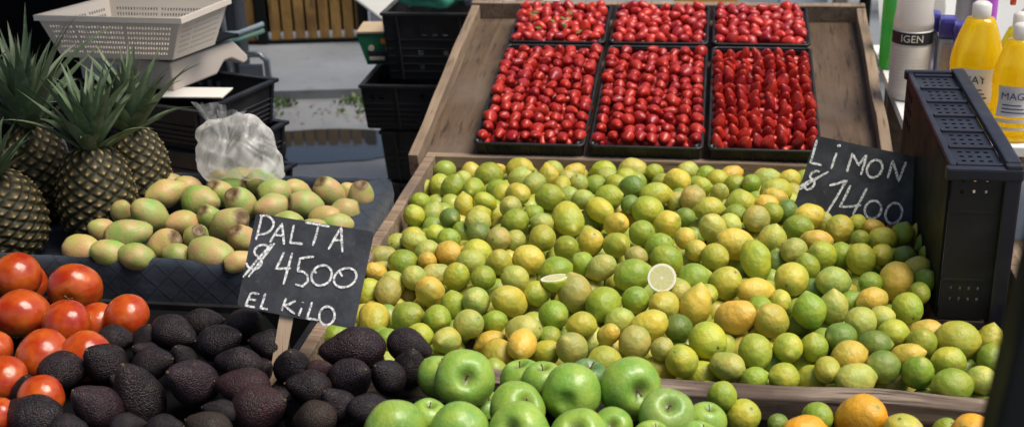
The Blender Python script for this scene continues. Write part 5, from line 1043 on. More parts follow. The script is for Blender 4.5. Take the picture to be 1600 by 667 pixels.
# inclined strawberry board
INC = math.radians(11)
bd = empty('strawberry_board', 'sloping wooden display board with raised edges holding six berry trays', 'display board', (-.16, 2.90, .600))
RB = Matrix.Rotation(INC, 4, 'X')
bw, bl = 1.09, .82            # inner width, length
def bb(name, m, x, y, z, sx, sy, sz, bev=.003):
    o = plank(name, m, bd, x, y, z, sx, sy, sz, bev=bev); o.matrix_local = RB; return o
bb('board', M_board, 0, bl/2, -.006, bw, bl, .016)
bb('side_rail', M_boardrail, -bw/2-.012, bl/2-.03, .015, .024, bl+.06, .060)
bb('side_rail', M_boardrail, bw/2+.012, bl/2, .015, .026, bl, .062)
bb('back_rail', M_boardrail, 0, bl+.016, .017, bw+.05, .024, .064)
for x in (-.5, .5):
    s = MB(); s.box(x, .74, -.242, .05, .05, .66, .003); s.build('leg', M_boardrail, bd)
    s = MB(); s.box(x, .028, -.307, .05, .05, .578, .003); s.build('leg', M_boardrail, bd)
def onboard(x, v, hh):          # stall x, distance up the slope, height over the board
    return Vector((-.16, 2.90, .600)) + RB.to_3x3() @ Vector((x+.16, v, hh))

# black berry trays
TRAYS = [(-.579, -.304, 'left'), (-.299, -.024, 'middle'), (-.019, .248, 'right')]
NTH = ['first', 'second', 'third', 'fourth', 'fifth', 'sixth', 'seventh', 'eighth', 'ninth', 'tenth', 'eleventh', 'twelfth', 'thirteenth']
def berry_tray(x0, x1, v0, v1, label):
    e = empty('berry_tray', label, 'tray', onboard((x0+x1)/2, v0, .004), 0, 'black berry trays on the sloping board')
    e.rotation_euler.x = INC
    w, l, H_ = x1-x0-.006, v1-v0-.006, .052
    s = MB(); t = .003
    s.box(0, l/2, .002, w-.02, l-.02, .004)
    for sx in (-1, 1): s.box(sx*(w/2-.009), l/2, H_/2+.001, t, l-.012, H_-.006)
    for yy in (.009, l-.009): s.box(0, yy, H_/2+.001, w-.022, t, H_-.006)
    for k in range(9): s.box(-w/2+.03+k*(w-.06)/8, .0055, H_/2, .004, .004, H_-.012)
    s.build('tray_body', M_tray, e)
    s = MB(); r = .0045
    c = .016
    pts = []
    for cx, cy, a0 in ((w/2-c, c, -PI/2), (w/2-c, l-c, 0), (-w/2+c, l-c, PI/2), (-w/2+c, c, PI)):
        for k in range(5): pts.append((cx+(c-.003)*math.cos(a0+PI/2*k/4), cy+(c-.003)*math.sin(a0+PI/2*k/4), H_))
    pts.append(pts[0]); s.tube(pts, r, 8, cap=False); s.build('rim', M_tray, e, True)
    for cx in (-w/2+.012, w/2-.012):
        s = MB(); s.lathe([(.002, H_-.004), (.008, H_-.002), (.009, H_+.004), (.006, H_+.004), (.005, H_-.001), (.001, H_-.001)], 12, M=Matrix.Translation((cx, .012, 0))); s.build('stacking_socket', M_tray, e, True)
    return e, w, l
rb = random.Random(7); stuff = []
Rb3 = RB.to_3x3()
def calyx(o, rr):
    vs, fs = [], []
    for k in range(8):
        a = k*2*PI/8+rr.uniform(-.2, .2); L = rr.uniform(.55, .85); up = rr.uniform(-.1, .35)
        d = Vector((math.cos(a), math.sin(a), 0)); p = Vector((-d.y, d.x, 0))*.14
        n = len(vs); z0 = 1.06
        vs += [tuple(Vector((0, 0, z0))-p*.5), tuple(Vector((0, 0, z0))+p*.5), tuple(d*L*.5+p+Vector((0, 0, z0+.06))), tuple(d*L*.5-p+Vector((0, 0, z0+.06))), tuple(d*L+Vector((0, 0, z0-.12+up)))]
        fs += [(n, n+1, n+2, n+3), (n+3, n+2, n+4)]
    raw('calyx', vs, fs, M_calyx, o)
for ti, (x0, x1, nm) in enumerate(TRAYS):
    side = {'left': 'beside the bare strip of board', 'middle': 'between the other two', 'right': 'holding berries stood tip up'}[nm]
    e, w, l = berry_tray(x0, x1, -.02, .535, f'front {nm} black strawberry tray, {side}')
    for row in range(12):
        for colm in range(8):
            up = nm == 'right'
            px = x0+.022+(x1-x0-.044)*colm/7+.006*math.sin(row*.5+colm)+rb.uniform(-.0022, .0022)
            px = min(x1-.020, max(x0+.020, px))
            v = .016+row*.042+(.010 if colm % 2 else 0)+rb.uniform(-.003, .003); hh = .056+rb.uniform(-.003, .009)+.008*math.sin(PI*row/11)
            if up: ax = Vector((rb.uniform(-.4, .4), rb.uniform(-.1, .5), -1))
            elif rb.random() < .82: ax = Vector((rb.uniform(-.35, .35), 1, -rb.uniform(.1, .6)))
            else: ax = Vector((rb.uniform(-1, 1), rb.uniform(.2, 1), -rb.uniform(-.3, .7)))
            r = rb.uniform(.0150, .0178) if rb.random() < .9 else .0200
            if up: r *= .96; hh -= .002
            o = put('strawberry', rb.choice(BERRY[4:] if up else (BERRY[:3] if rb.random() < .85 else BERRY[3:5])), onboard(px, v, hh), r, Rb3 @ ax, rng=rb)
            o.scale = (r*rb.uniform(.88, 1.12), r*rb.uniform(.88, 1.12), r*rb.uniform(.9, 1.14))
            rw = 'front row' if row == 0 else f'{NTH[row]} row from the front'
            tag(o, f'red strawberry, {NTH[colm]} from left in the {rw}, front {nm} tray', 'strawberry', f'strawberries in the front {nm} tray')
            if rb.random() < .06: calyx(o, rb)
    for row in range(14):
        for colm in range(9):
            stuff.append((onboard(x0+.022+(x1-x0-.044)*colm/8+rb.uniform(-.004, .004), .026+row*.037+rb.uniform(-.005, .005), .036+rb.uniform(-.004, .006)), .016, Matrix.Rotation(rb.uniform(0, 6), 3, Vector((rb.random(), rb.random(), .4)).normalized()), rb.random()))
for ti, (x0, x1, nm) in enumerate(TRAYS):
    side = {'left': 'with green calyxes showing', 'middle': 'in the centre', 'right': 'beside the brown back rail'}[nm]
    e, w, l = berry_tray(x0, x1, .545, .80, f'back {nm} black strawberry tray {side}, only half in view')
    for row in range(7):
        for colm in range(8):
            for lay in (0, 1):
                px = x0+.022+(x1-x0-.044)*(colm+.25*(row % 2))/7.4+rb.uniform(-.005, .005)
                ax = Vector((rb.uniform(-1, 1), rb.uniform(-.2, 1.2), -rb.uniform(-.6, .9)))
                q = (Vector((0, 0, 1)).rotation_difference((Rb3 @ ax).normalized())).to_matrix() @ Matrix.Rotation(rb.uniform(0, 6), 3, 'Z')
                stuff.append((onboard(min(x1-.02, px), .572+row*.034+rb.uniform(-.006, .006), .056-.02*(1-lay)+rb.uniform(-.003, .009)), rb.uniform(.0145, .0185), q, rb.random()))
def stuff_straw_mat():
    k = Mat('heaped_strawberry_flesh'); v = k.coord(); t = k.node('ShaderNodeAttribute', attribute_name='tint').outputs['Fac']
    base = k.mix(t, (.27, .008, .014), (.60, .040, .022)); base = k.mix(k.maprange(k.noise(v, 60, 2), .4, .7, 0, .5), base, (.34, .010, .016))
    se = k.node('ShaderNodeTexVoronoi', i_Vector=v, i_Scale=310.0, i_Randomness=.6)
    base = k.mix(k.maprange(se.outputs['Distance'], .1, .2, .55, 0), base, (.55, .30, .07))
    k.base(base); k.rough(.33); k.bump(k.maprange(se.outputs['Distance'], 0, .3), .4, .0015); return k.set(Specular_IOR_Level=.5).m
st = merged('strawberries', stuff_straw_mat(), stuff, ball('heaped_strawberry', 14, 10, f_berry(3, 1.18), M_straw), 1)
tag(st, 'strawberries in the back trays and beneath the top rows of the front trays', kind='stuff')
vs, fs = [], []      # leaf scraps among the loose back berries
for k in range(16):
    c = onboard(rb.uniform(-.56, -.33), rb.uniform(.58, .75), .072); n = len(vs)
    d = Vector((rb.uniform(-1, 1), rb.uniform(-1, 1), rb.uniform(-.2, .6))).normalized()*.012; p = d.orthogonal().normalized()*.004
    vs += [tuple(c-d), tuple(c+p), tuple(c+d), tuple(c-p)]; fs.append((n, n+1, n+2, n+3))
tag(raw('berry_leaves', vs, fs, M_calyx), 'small green leaf scraps among the strawberries of the back left tray', kind='stuff')

# ------------------------------------------------------------------ black crates
def slats(nx, nz, hole):
    return lambda i, j: not hole(i, j)
def crate(name, label, L, W, H_, loc, rotz, group=None, m=None, t=.006, holes='slots', parts=True):
    """stackable plastic crate: ribbed walls with openings, rim, corner posts, base"""
    m = m or M_black
    e = empty(name, label, 'crate', loc, rotz, group)
    def wall(P00, P10, P01, P11, wide):
        s = MB(); nx = int(wide/.0165); nx += (nx+1) % 2; nz = 13
        def sol(i, j):
            if i in (0, nx-1) or j in (0, nz-1) or j == 8: return True
            q = i % 12
            if q in (0, 11): return True
            mid = abs(i-nx/2) < 4
            bay = i//12
            if j in (9, 10): return not (3 <= q <= 8 and i % 2 == 1 and (j == 9 or q in (5, 7)) and bay != 0)
            return not (j in (2, 5) and q in (3, 8) and bay % 2 == 1)
        s.panel(P00, P10, P01, P11, nx, nz, sol, t)
        for k in range(0, nx, 12):        # upright ribs stand proud of the wall
            P = Vector(P00).lerp(Vector(P10), (k+.5)/nx); Q = Vector(P01).lerp(Vector(P11), (k+.5)/nx); n = (Vector(P10)-Vector(P00)).cross(Vector(P01)-Vector(P00)).normalized()
            s.tube([P-n*.004, Q-n*.004], .005, 6)
        for f in (.12, .24, .36, .48, .62):
            P = Vector(P00).lerp(Vector(P01), f); Q = Vector(P10).lerp(Vector(P11), f); n = (Vector(P10)-Vector(P00)).cross(Vector(P01)-Vector(P00)).normalized()
            s.tube([P-n*.0015, Q-n*.0015], .0025, 5)
        s.build('side_wall', m, e)
    a, b, z0, z1 = L/2, W/2, .004, H_
    i_ = .012                            # walls lean in a little towards the base
    wall((a-i_, -b+i_, z0), (-a+i_, -b+i_, z0), (a, -b, z1), (-a, -b, z1), L)
    wall((-a+i_, b-i_, z0), (a-i_, b-i_, z0), (-a, b, z1), (a, b, z1), L)
    wall((-a+i_, -b+i_+.006, z0), (-a+i_, b-i_-.006, z0), (-a, -b+.006, z1), (-a, b-.006, z1), W)
    wall((a-i_, b-i_-.006, z0), (a-i_, -b+i_+.006, z0), (a, b-.006, z1), (a, -b+.006, z1), W)
    s = MB(); g = .018
    for sy in (-1, 1): s.box(0, sy*b, H_+.004, L+g, g, .010, .002)
    for sx in (-1, 1): s.box(sx*a, 0, H_+.0035, g, W-g-.002, .009, .002)
    s.build('rim', m, e)
    s = MB(); s.panel((-a+.016, -b+.016, .006), (a-.016, -b+.016, .006), (-a+.016, b-.016, .006), (a-.016, b-.016, .006), 25, 17, lambda i, j: not (i % 2 and j % 2), .006); s.build('base', m, e)
    return e
# stack that carries the scale
YAW = -math.radians(18)
ex, ey = Vector((math.cos(YAW), math.sin(YAW), 0)), Vector((-math.sin(YAW), math.cos(YAW), 0))
stc = Vector((-1.459, 3.106, 0))
levels = ['topmost crate under the scale', 'second crate from the top', 'third crate from the top', 'fourth crate from the top', 'second crate from the ground', 'lowest crate']
for k in range(6):
    zt = .712-.118*k
    off = ex*(.017*k+.004*(k % 2))
    crate('plastic_crate', f'black plastic crate behind the pineapples, {levels[k]}', .50, .31, .112, stc+off+Vector((0, 0, zt-.117)), YAW+.01*(k % 2), 'black crates stacked behind the pineapples', holes='slots')
# loose cardboard sheet on that stack
s = MB(); s.box(0, 0, .0035, .17, .085, .004, .001); o = s.build('cardboard_sheet', M_paper, None, loc=stc+ex*.155-ey*.05+Vector((0, 0, .7195)), rotz=YAW+.35); tag(o, 'pale flat card lying on the crate beside the scale', 'card')

# scale
sc = empty('weighing_scale', 'beige shop weighing scale under the cream plastic basket', 'scale', stc-ex*.062+ey*.0575+Vector((0, 0, .7235)), YAW)
def sx_(pts, x0, x1):    # outline in (y,z) extruded along x
    return Matrix(((0, 0, 1, x0), (1, 0, 0, 0), (0, 1, 0, 0), (0, 0, 0, 1))), pts, x1-x0
s = MB()
M_, pts, dp = sx_([(-.125, .0), (.05, .0), (.085, .028), (.115, .028), (.165, .0), (.185, .006), (.185, .02), (.13, .075), (-.125, .078)], -.16, .16)
s.prism(pts, dp, M_); 
bmesh.ops.recalc_face_normals(s.bm, faces=s.bm.faces); bmesh.ops.bevel(s.bm, geom=s.bm.edges[:], offset=.006, segments=3, profile=.5, affect='EDGES'); s.build('housing', M_scale, sc)
s = MB(); s.box(0, .0, .0835, .31, .255, .006, .002); s.box(0, 0, .090, .345, .285, .007, .003); s.build('platter', M_dark, sc)
s = MB(); s.box(-.02, -.1275, .044, .11, .004, .036, .001); d = s.build('display', M_palepr, sc)
s = MB(); s.box(-.04, -.1305, .044, .05, .002, .024, 0); s.build('screen', M_steel, d)
s = MB(); s.box(.012, -.1305, .044, .03, .002, .024, 0); s.build('key_pad', M_scale, d)

# cream basket on the scale
bk = empty('plastic_basket', 'cream perforated plastic basket on the weighing scale', 'basket', (-1.49, 3.0, .822))
o0 = Vector((-1.49, 3.0, .822))
Bt = {'fl': (-1.690, 2.935, .935), 'fr': (-1.305, 2.918, .935), 'br': (-1.262, 3.135, .935), 'bl': (-1.600, 3.150, .935)}
Bb = {'fl': (-1.655, 2.962, .826), 'fr': (-1.350, 2.948, .826), 'br': (-1.300, 3.105, .826), 'bl': (-1.585, 3.118, .826)}
Bt = {k: Vector(v)-o0 for k, v in Bt.items()}; Bb = {k: Vector(v)-o0 for k, v in Bb.items()}
for a, b in (('fl', 'fr'), ('fr', 'br'), ('br', 'bl'), ('bl', 'fl')):
    s = MB(); L = (Bt[a]-Bt[b]).length; nx = int(L/.0042); nx += (nx+1) % 2
    def sol(i, j, nx=nx):
        if i < 4 or i > nx-5 or j < 2 or j > 13: return True
        return not (i % 2 == 1 and j % 2 == 0 and (i//2) % 17 != 0)
    s.panel(Bb[b], Bb[a], Bt[b], Bt[a], nx, 16, sol, .0028); s.build('basket_wall', M_white, bk)
s = MB(); s.panel(Bb['fl'], Bb['fr'], Bb['bl'], Bb['br'], 41, 23, lambda i, j: not (i % 2 and j % 2), .003); s.build('basket_floor', M_white, bk)
s = MB(); ks = ['fl', 'fr', 'br', 'bl']; cen = sum((Bt[k] for k in ks), Vector())/4
outer = []
for k in ks:
    d = (Bt[k]-cen); outer.append(cen+d*1.035)
for i in range(4):
    a, b = outer[i], outer[(i+1) % 4]; a2, b2 = cen+(Bt[ks[i]]-cen)*.985, cen+(Bt[ks[(i+1) % 4]]-cen)*.985
    for zt, zb in ((.006, -.004),):
        u = Vector((0, 0, zt)); d = Vector((0, 0, zb-.004))
        v = [s.bm.verts.new(p) for p in (a+d, b+d, b+u, a+u, a2+u, b2+u, b2+Vector((0, 0, -.001)), a2+Vector((0, 0, -.001)))]
        for f in ((0, 1, 2, 3), (3, 2, 5, 4), (4, 5, 6, 7)): s.bm.faces.new([v[q] for q in f])
bmesh.ops.remove_doubles(s.bm, verts=s.bm.verts, dist=.0004); s.build('rim', M_white, bk)

# far stack of crates behind the strawberry board, with the things lying on it
def farcrate(x0, w, z0, z1, y, label, rot=0): return crate('plastic_crate', label, w, .34, z1-z0-.01, (x0+w/2, y+.17, z0), rot, 'black crates stacked behind the strawberry board', holes='slots')
farcrate(-1.030, .45, .532, .752, 3.80, 'tall black crate with lattice walls, top of the stack behind the board')
farcrate(-1.112, .52, .372, .526, 3.78, 'wide black crate jutting out second from the top behind the board', .02)
farcrate(-1.060, .46, .190, .366, 3.80, 'black crate third from the top behind the board')
farcrate(-1.055, .46, .002, .184, 3.80, 'lowest black crate on the street behind the board', -.02)
gb = empty('fruit_carton', 'green printed carton with an orange mark beside the far crates', 'box', (-1.040, 3.96, .541), .10)
s = MB(); s.prism([(-.095, 0), (.06, 0), (.06, .105), (-.125, .10)], .13, Matrix(((1, 0, 0, 0), (0, 0, 1, 0), (0, 1, 0, 0), (0, 0, 0, 1)))); s.build('carton_body', M_cardg, gb, recalc=True)
s = MB(); s.box(-.028, .065, .108, .19, .14, .006); s.build('lid', M_card, gb)
s = MB(); s.box(-.02, -.0025, .026, .135, .004, .040); s.build('printed_band', M_carddk, gb)
s = MB(); s.box(-.030, -.004, .078, .030, .003, .016); s.box(-.022, -.004, .058, .016, .003, .026); s.build('printed_mark', M_orange, gb)
s = MB(); s.lathe([(.001, 0), (.010, 0), (.010, .003), (.001, .003)], 14, M=Matrix.Translation((-.078, -.006, .056)) @ Matrix.Rotation(-PI/2, 4, 'X')); s.box(-.06, -.006, .022, .05, .003, .011); s.build('printed_emblem', M_palepr, gb)
def crumple(name, m, sx, sy, sz, seed, amp=.35, parent=None, sub=4):
    s = MB(); bmesh.ops.create_icosphere(s.bm, subdivisions=sub, radius=1)
    for v in s.bm.verts:
        p = v.co.copy(); k = 1+amp*noise.noise(p*1.6+Vector((seed, 0, 0)))+amp*.55*(1-abs(noise.noise(p*3.4+Vector((0, seed, 0))))*2)
        v.co = Vector((p.x*sx*k, p.y*sy*k, max(-sz*.72, p.z*sz*k)))
    return s.build(name, m, parent, True)
o = crumple('green_plastic_bag', M_green_foil, .10, .07, .075, 2.2); o.location = (-.880, 3.885, .812); tag(o, 'crumpled green plastic bag lying on the tall far crate', 'plastic bag')
o = crumple('lavender_plastic_bag', M_lav, .10, .075, .070, 5.1); o.location = (-.680, 3.90, .808); tag(o, 'pale lavender plastic bag on the far crate behind the board', 'plastic bag')
s = MB(); th = math.atan2(36, 46)
s.box(-.70, .01, .22, 1.40, .03, .44, .006); o = s.build('foam_board', M_foam, None, loc=(-.40, 4.26, .02)); o.rotation_euler = (-.45, th, 0); tag(o, 'white foam board leaning on edge behind the far crates', 'foam board')

# ------------------------------------------------------------------ cloth lined crate with prickly pears and pineapples
cx0, cx1, cy0, cy1, ct = -1.95, -.700, 2.085, 2.575, .668
pc = empty('cloth_lined_crate', 'long crate lined with dark navy quilted cloth, holding pears and pineapples', 'crate', ((cx0+cx1)/2, (cy0+cy1)/2, .446))
hw, hd, hh = (cx1-cx0)/2, (cy1-cy0)/2, ct-.446
def cloth_wall(p, q, thick, seed, lift=0):
    """a padded fold of cloth hung over the crate edge from p to q"""
    p, q = Vector(p), Vector(q); d = (q-p).normalized(); n = Vector((-d.y, d.x, 0)); N = int((q-p).length/.012)
    prof = [(-thick, 0), (-thick, hh*.5), (-thick*1.03, hh*.85), (-thick*.95, hh-.008), (-thick*.6, hh), (0, hh+.003), (thick*.6, hh), (thick*.95, hh-.010), (thick, hh*.8), (thick, hh*.3)]
    rings = []
    vs, fs = [], []
    for i in range(N+1):
        c = p.lerp(q, i/N)
        for o_, z in prof:
            w = Vector((c.x, c.y, z))+n*o_
            k = noise.noise(Vector((w.x*9+seed, w.y*9, w.z*14)))*.007 + noise.noise(Vector((w.x*30, w.y*30+seed, w.z*22)))*.0022
            w += n*k + Vector((0, 0, k*.9 if z > hh*.7 else 0)); vs.append(tuple(w))
    m = len(prof)
    for i in range(N):
        for j in range(m-1): fs.append((i*m+j, i*m+j+1, (i+1)*m+j+1, (i+1)*m+j))
    o = raw('cloth_side', vs, fs, M_cloth, pc); return o
cloth_wall((-hw, -hd+.012, 0), (hw, -hd+.012, 0), .012, 1.0)
cloth_wall((hw-.032, -hd+.02, 0), (hw-.032, hd, 0), .030, 4.0)
cloth_wall((hw-.03, hd-.012, 0), (-hw, hd-.012, 0), .012, 7.0)
cloth_wall((-hw+.012, hd-.02, 0), (-hw+.012, -hd+.02, 0), .012, 9.0)
s = MB(); s.box(0, 0, .062, 2*hw-.05, 2*hd-.05, .12); s.build('liner_floor', M_cloth, pc)

# pineapples
def pineapple(loc, ra, sh, crown_h, seed, lean, label, nleaf=46, spread=1.0):
    e = empty('pineapple', label, 'pineapple', loc, 0, 'pineapples standing at the left'); e.rotation_euler = lean
    rr = random.Random(seed)
    nu, nv, N, Nr = 208, 128, 13, 5.9
    vs, fs, eye, tint = [], [], [], []
    ph = rr.random()*6
    for j in range(nv+1):
        t = PI*(.03+.94*j/nv); z = -math.cos(t); 
        for i in range(nu):
            a = 2*PI*i/nu
            r = (math.sin(t)**.72)*(1-.07*z)
            U, V = N*a/(2*PI), Nr*(z+1)*.62*1.2
            wn = noise.noise(Vector((math.cos(a)*2.2, math.sin(a)*2.2, z*2.4+seed))); U += .16*wn; V += .13*noise.noise(Vector((math.cos(a)*2.6, math.sin(a)*2.6, z*2.8-seed)))
            s_, t_ = U+V, U-V; ds, dt = s_-math.floor(s_)-.5, t_-math.floor(t_)-.5
            m_ = max(abs(ds), abs(dt))*2; rad = math.hypot(ds, dt)
            hgt = .050*(1-m_**3)+.045*max(0, 1-math.hypot(ds+.10, dt-.10)*4.5)+.02*noise.noise(Vector((a*4, z*6, seed)))
            e_ = (1-m_**2.0)*.62+.55*max(0, 1-math.hypot(ds+.10, dt-.10)*3.6)+.10*noise.noise(Vector((a*9, z*12, seed)))
            k = 1+hgt*1.1
            vs.append((ra*r*k*math.cos(a), ra*r*k*math.sin(a), sh*(z+1)+(ra*.25*hgt if r > .1 else 0))); eye.append(max(0, min(1, e_)))
            tint.append(.5+.5*noise.noise(Vector((math.floor(s_)*3.1, math.floor(t_)*1.7, seed))))
    for j in range(nv):
        for i in range(nu): fs.append((j*nu+i, j*nu+(i+1) % nu, (j+1)*nu+(i+1) % nu, (j+1)*nu+i))
    raw('rind', vs, fs, M_pine, e, attr={'eye': eye, 'tint': tint})
    vs, fs, tn, al = [], [], [], []
    for k in range(nleaf):
        f = k/(nleaf-1); a = k*2.399963+rr.uniform(-.15, .15)
        elev = math.radians(30+58*f**.7)+rr.uniform(-.12, .12); L = crown_h*(.42+.62*math.sin(PI*min(1, f*.75+.22)))*rr.uniform(.85, 1.15)*spread**(1-f)
        wd = .0125*(1.15-.35*f)*rr.uniform(.85, 1.15); d = Vector((math.cos(a), math.sin(a), 0)); sd = Vector((-d.y, d.x, 0)); droop = rr.uniform(.1, .8)*(1-.6*f)
        p = Vector((0, 0, 2*sh-.012+.045*f))+d*ra*.28*(1-f*.8); el = elev; seg = 8; tw = rr.uniform(-.25, .25); tv = rr.random()
        n = len(vs)
        for q in range(seg+1):
            g = q/seg; w = wd*(1-g**2.2)*(.75+.5*math.sin(PI*min(1, g*1.2+.1)))
            up = Vector((0, 0, 1))*math.cos(el)-d*math.sin(el)
            s2 = (sd*math.cos(tw*g*3)+up*math.sin(tw*g*3))
            vs += [tuple(p-s2*w+up*w*.35), tuple(p-up*w*.12), tuple(p+s2*w+up*w*.35)]; tn += [tv]*3; al += [g]*3
            p = p+(d*math.cos(el)+Vector((0, 0, 1))*math.sin(el))*(L/seg); el -= droop/seg*(.4+2.0*g)
        for q in range(seg):
            b = n+q*3; fs += [(b, b+3, b+4, b+1), (b+1, b+4, b+5, b+2)]
    raw('crown', vs, fs, M_leaf, e, attr={'tint': tn, 'along': al})
    return e
pineapple((-1.305, 2.375, .571), .078, .112, .175, 3, (math.radians(-3), math.radians(2), .4), 'pineapple with a broad grey green crown, nearest the prickly pears')
pineapple((-1.262, 2.495, .588), .070, .104, .175, 8, (math.radians(2), math.radians(6), 2.2), 'pineapple behind the front one, its crown before the scale')
pineapple((-1.455, 2.285, .571), .084, .100, .13, 14, (math.radians(-4), math.radians(-5), 1.2), 'dark pineapple cut by the left edge of the view', nleaf=40)
pineapple((-1.50, 2.49, .571), .076, .115, .215, 21, (math.radians(3), math.radians(2), 3.0), 'shaded pineapple at the back with long drooping leaves', nleaf=44, spread=1.25)
pineapple((-1.66, 2.43, .571), .076, .110, .19, 29, (0, math.radians(-4), .9), 'pineapple at the far left showing only its arching leaves', nleaf=44, spread=1.2)

# front crates under tomatoes, avocados, apples and citrus
def box_crate(name, label, x0, x1, y0, y1, z0, z1, m, fill):
    e = empty(name, label, 'crate', ((x0+x1)/2, (y0+y1)/2, z0)); w, d, h_ = x1-x0, y1-y0, z1-z0
    for sy in (-1, 1):
        s = MB(); s.box(0, sy*(d/2-.006), h_/2, w, .012, h_, .002); s.build('side_board', m, e)
    for sx in (-1, 1):
        s = MB(); s.box(sx*(w/2-.006), 0, h_/2-.001, .012, d-.026, h_-.002, .002); s.build('end_board', m, e)
    s = MB(); top = s.box(0, 0, fill/2+.002, w-.03, d-.03, fill)
    for v in s.bm.verts:
        if v.co.z > fill/2: v.co.x *= 1-.16/w; v.co.y *= 1-.10/d
    s.build('liner', M_blacksheet, e)
    return e
box_crate('produce_crate', 'front crate of tomatoes and black avocados below the cloth', -1.62, -.710, 1.36, 2.064, .446, .60, M_black, .165)
box_crate('produce_crate', 'front crate of green apples and a few avocados below the lime tray', -.700, .062, 1.36, 1.765, .446, .60, M_black, .18)
box_crate('produce_crate', 'front crate of oranges below the wooden rail', .070, .62, 1.36, 1.765, .446, .56, M_black, .13)
# ------------------------------------------------------------------ chalk price signs
def catmull(pts, n=6):
    P = [Vector(p) for p in pts]
    if len(P) < 3:
        return [P[0].lerp(P[-1], i/8) for i in range(9)]
    out = []
    for i in range(len(P)-1):
        a, b, c, d = P[max(i-1, 0)], P[i], P[i+1], P[min(i+2, len(P)-1)]
        for k in range(n):
            t = k/n; out.append(.5*((2*b)+(-a+c)*t+(2*a-5*b+4*c-d)*t*t+(-a+3*b-3*c+d)*t**3))
    return out+[P[-1]]
def price_sign(name, D, label, wid, sharp, stake):
    rt, up, n = Vector(D['rt']), Vector(D['up']), Vector(D['n']); O = Vector(D['O'])
    e = empty(name, label, 'price sign', O); e.rotation_mode = 'QUATERNION'
    e.rotation_quaternion = Matrix((rt, up, n)).transposed().to_quaternion()
    cs = [Vector(c) for c in D['corners']]
    s = MB(); pts = []
    for i, c in enumerate(cs):          # corners worn round
        a, b = (cs[i-1]-c).normalized()*.006, (cs[(i+1) % 4]-c).normalized()*.006
        pts += [tuple(c+a), tuple(c+(a+b)*.28), tuple(c+b)]
    s.prism(pts[::-1], -.0045, Matrix.Identity(4)); bmesh.ops.recalc_face_normals(s.bm, faces=s.bm.faces)
    s.build('board', M_slate, e)
    s = MB(); zoff = .0006
    for si, st in enumerate(D['strokes']):
        smooth = not (si in sharp)
        P = catmull(st) if smooth else [Vector(a).lerp(Vector(b), k/4) for a, b in zip(st, st[1:]) for k in range(4)]+[Vector(st[-1])]
        prev = None; zoff += .00003
        for i, p in enumerate(P):
            t = (P[min(i+1, len(P)-1)]-P[max(i-1, 0)]); t = t.normalized() if t.length > 1e-6 else Vector((1, 0))
            w = wid*(.78+.38*abs(noise.noise(Vector((p.x*160, p.y*160, si)))))*(.7 if i in (0, len(P)-1) else 1)
            nn = Vector((-t.y, t.x)); z = zoff+.000006*i
            a = s.bm.verts.new((p.x+nn.x*w, p.y+nn.y*w, z)); b = s.bm.verts.new((p.x-nn.x*w, p.y-nn.y*w, z))
            if prev: s.bm.faces.new((prev[0], prev[1], b, a))
            prev = (a, b)
    s.build('chalk_writing', M_chalk, e, recalc=False)
    if stake:
        a, b = Vector(D['stake'][0]), Vector(D['stake'][1]); d = (b-a).normalized(); q = Vector((-d.y, d.x)); s = MB()
        a = a-d*.03; b = b+d*.05
        s.prism([tuple(a+q*.012), tuple(a-q*.012), tuple(b-q*.010), tuple(b+q*.010)], -.006, Matrix.Translation((0, 0, -.0055))); bmesh.ops.recalc_face_normals(s.bm, faces=s.bm.faces); s.build('stake', M_plank, e)
    return e
price_sign('price_sign', PALTA, 'chalkboard price sign reading PALTA 4500 EL KILO on a stake among avocados', .0021, {1, 2, 3, 4, 5, 6, 7, 8, 10, 11, 12, 13, 14, 16, 18, 19, 20, 21, 22, 23, 24, 25, 26, 27}-{1}, True)
price_sign('price_sign', LIMON, 'chalkboard price sign reading LIMON 1400 standing in the limes', .0028, {0, 1, 2, 3, 5, 7, 8, 9, 10, 11}, False)

# ------------------------------------------------------------------ knotted plastic bag
s = MB(); bmesh.ops.create_icosphere(s.bm, subdivisions=6, radius=1)
KN = Vector((-.05, -.75, .62)).normalized()            # the film is gathered towards the knot
for v in s.bm.verts:
    p = v.co.copy(); c_ = max(-1, min(1, p.dot(KN))); dist = math.acos(c_)
    e1 = KN.orthogonal().normalized(); e2 = KN.cross(e1); ang = math.atan2(p.dot(e2), p.dot(e1))
    fold = math.sin(ang*9+2.5*noise.noise(p*1.7))*.6+math.sin(ang*15+4*noise.noise(p*2.3+Vector((5, 0, 0))))*.4
    k = 1+.20*noise.noise(p*1.2+Vector((3, 0, 0)))+.045*fold*math.sin(min(PI, dist*1.15))**2*(1 if dist < 2.4 else .4)
    k += .06*noise.noise(p*2.4+Vector((0, 8, 0)))-.22*math.exp(-(dist/.32)**2)
    q = Vector((p.x*.098*k, p.y*.070*k, p.z*.078*k))
    q.x += .016*smoothstep(.1, -.8, p.z)*(1 if p.x > 0 else -.6); q.z -= .02*smoothstep(.3, 1, p.x)
    q.z = max(q.z, -.062+.008*noise.noise(p*3))
    v.co = q
bag = s.build('plastic_bag', M_bag, None, True, loc=(-1.035, 2.535, .742)); tag(bag, 'crumpled clear plastic bag lying on the prickly pears before the black crates', 'plastic bag')
s = MB()
for k, (dx, dz, w) in enumerate(((-.030, .085, .036), (.018, .070, .030))):
    vs_ = []
    for i in range(9):
        for j in range(7):
            a, b = i/8, j/6-.5
            x = -.012+dx*a+b*w*2*(.3+a*.9); z = .030+dz*a; y = -.035+.012*math.sin(b*11+k)+.01*noise.noise(Vector((a*4, b*6, k*3)))
            vs_.append(s.bm.verts.new((x, y, z)))
    for i in range(8):
        for j in range(6): s.bm.faces.new((vs_[i*7+j], vs_[i*7+j+1], vs_[(i+1)*7+j+1], vs_[(i+1)*7+j]))
s.build('bag_handles', M_bag, bag, True)

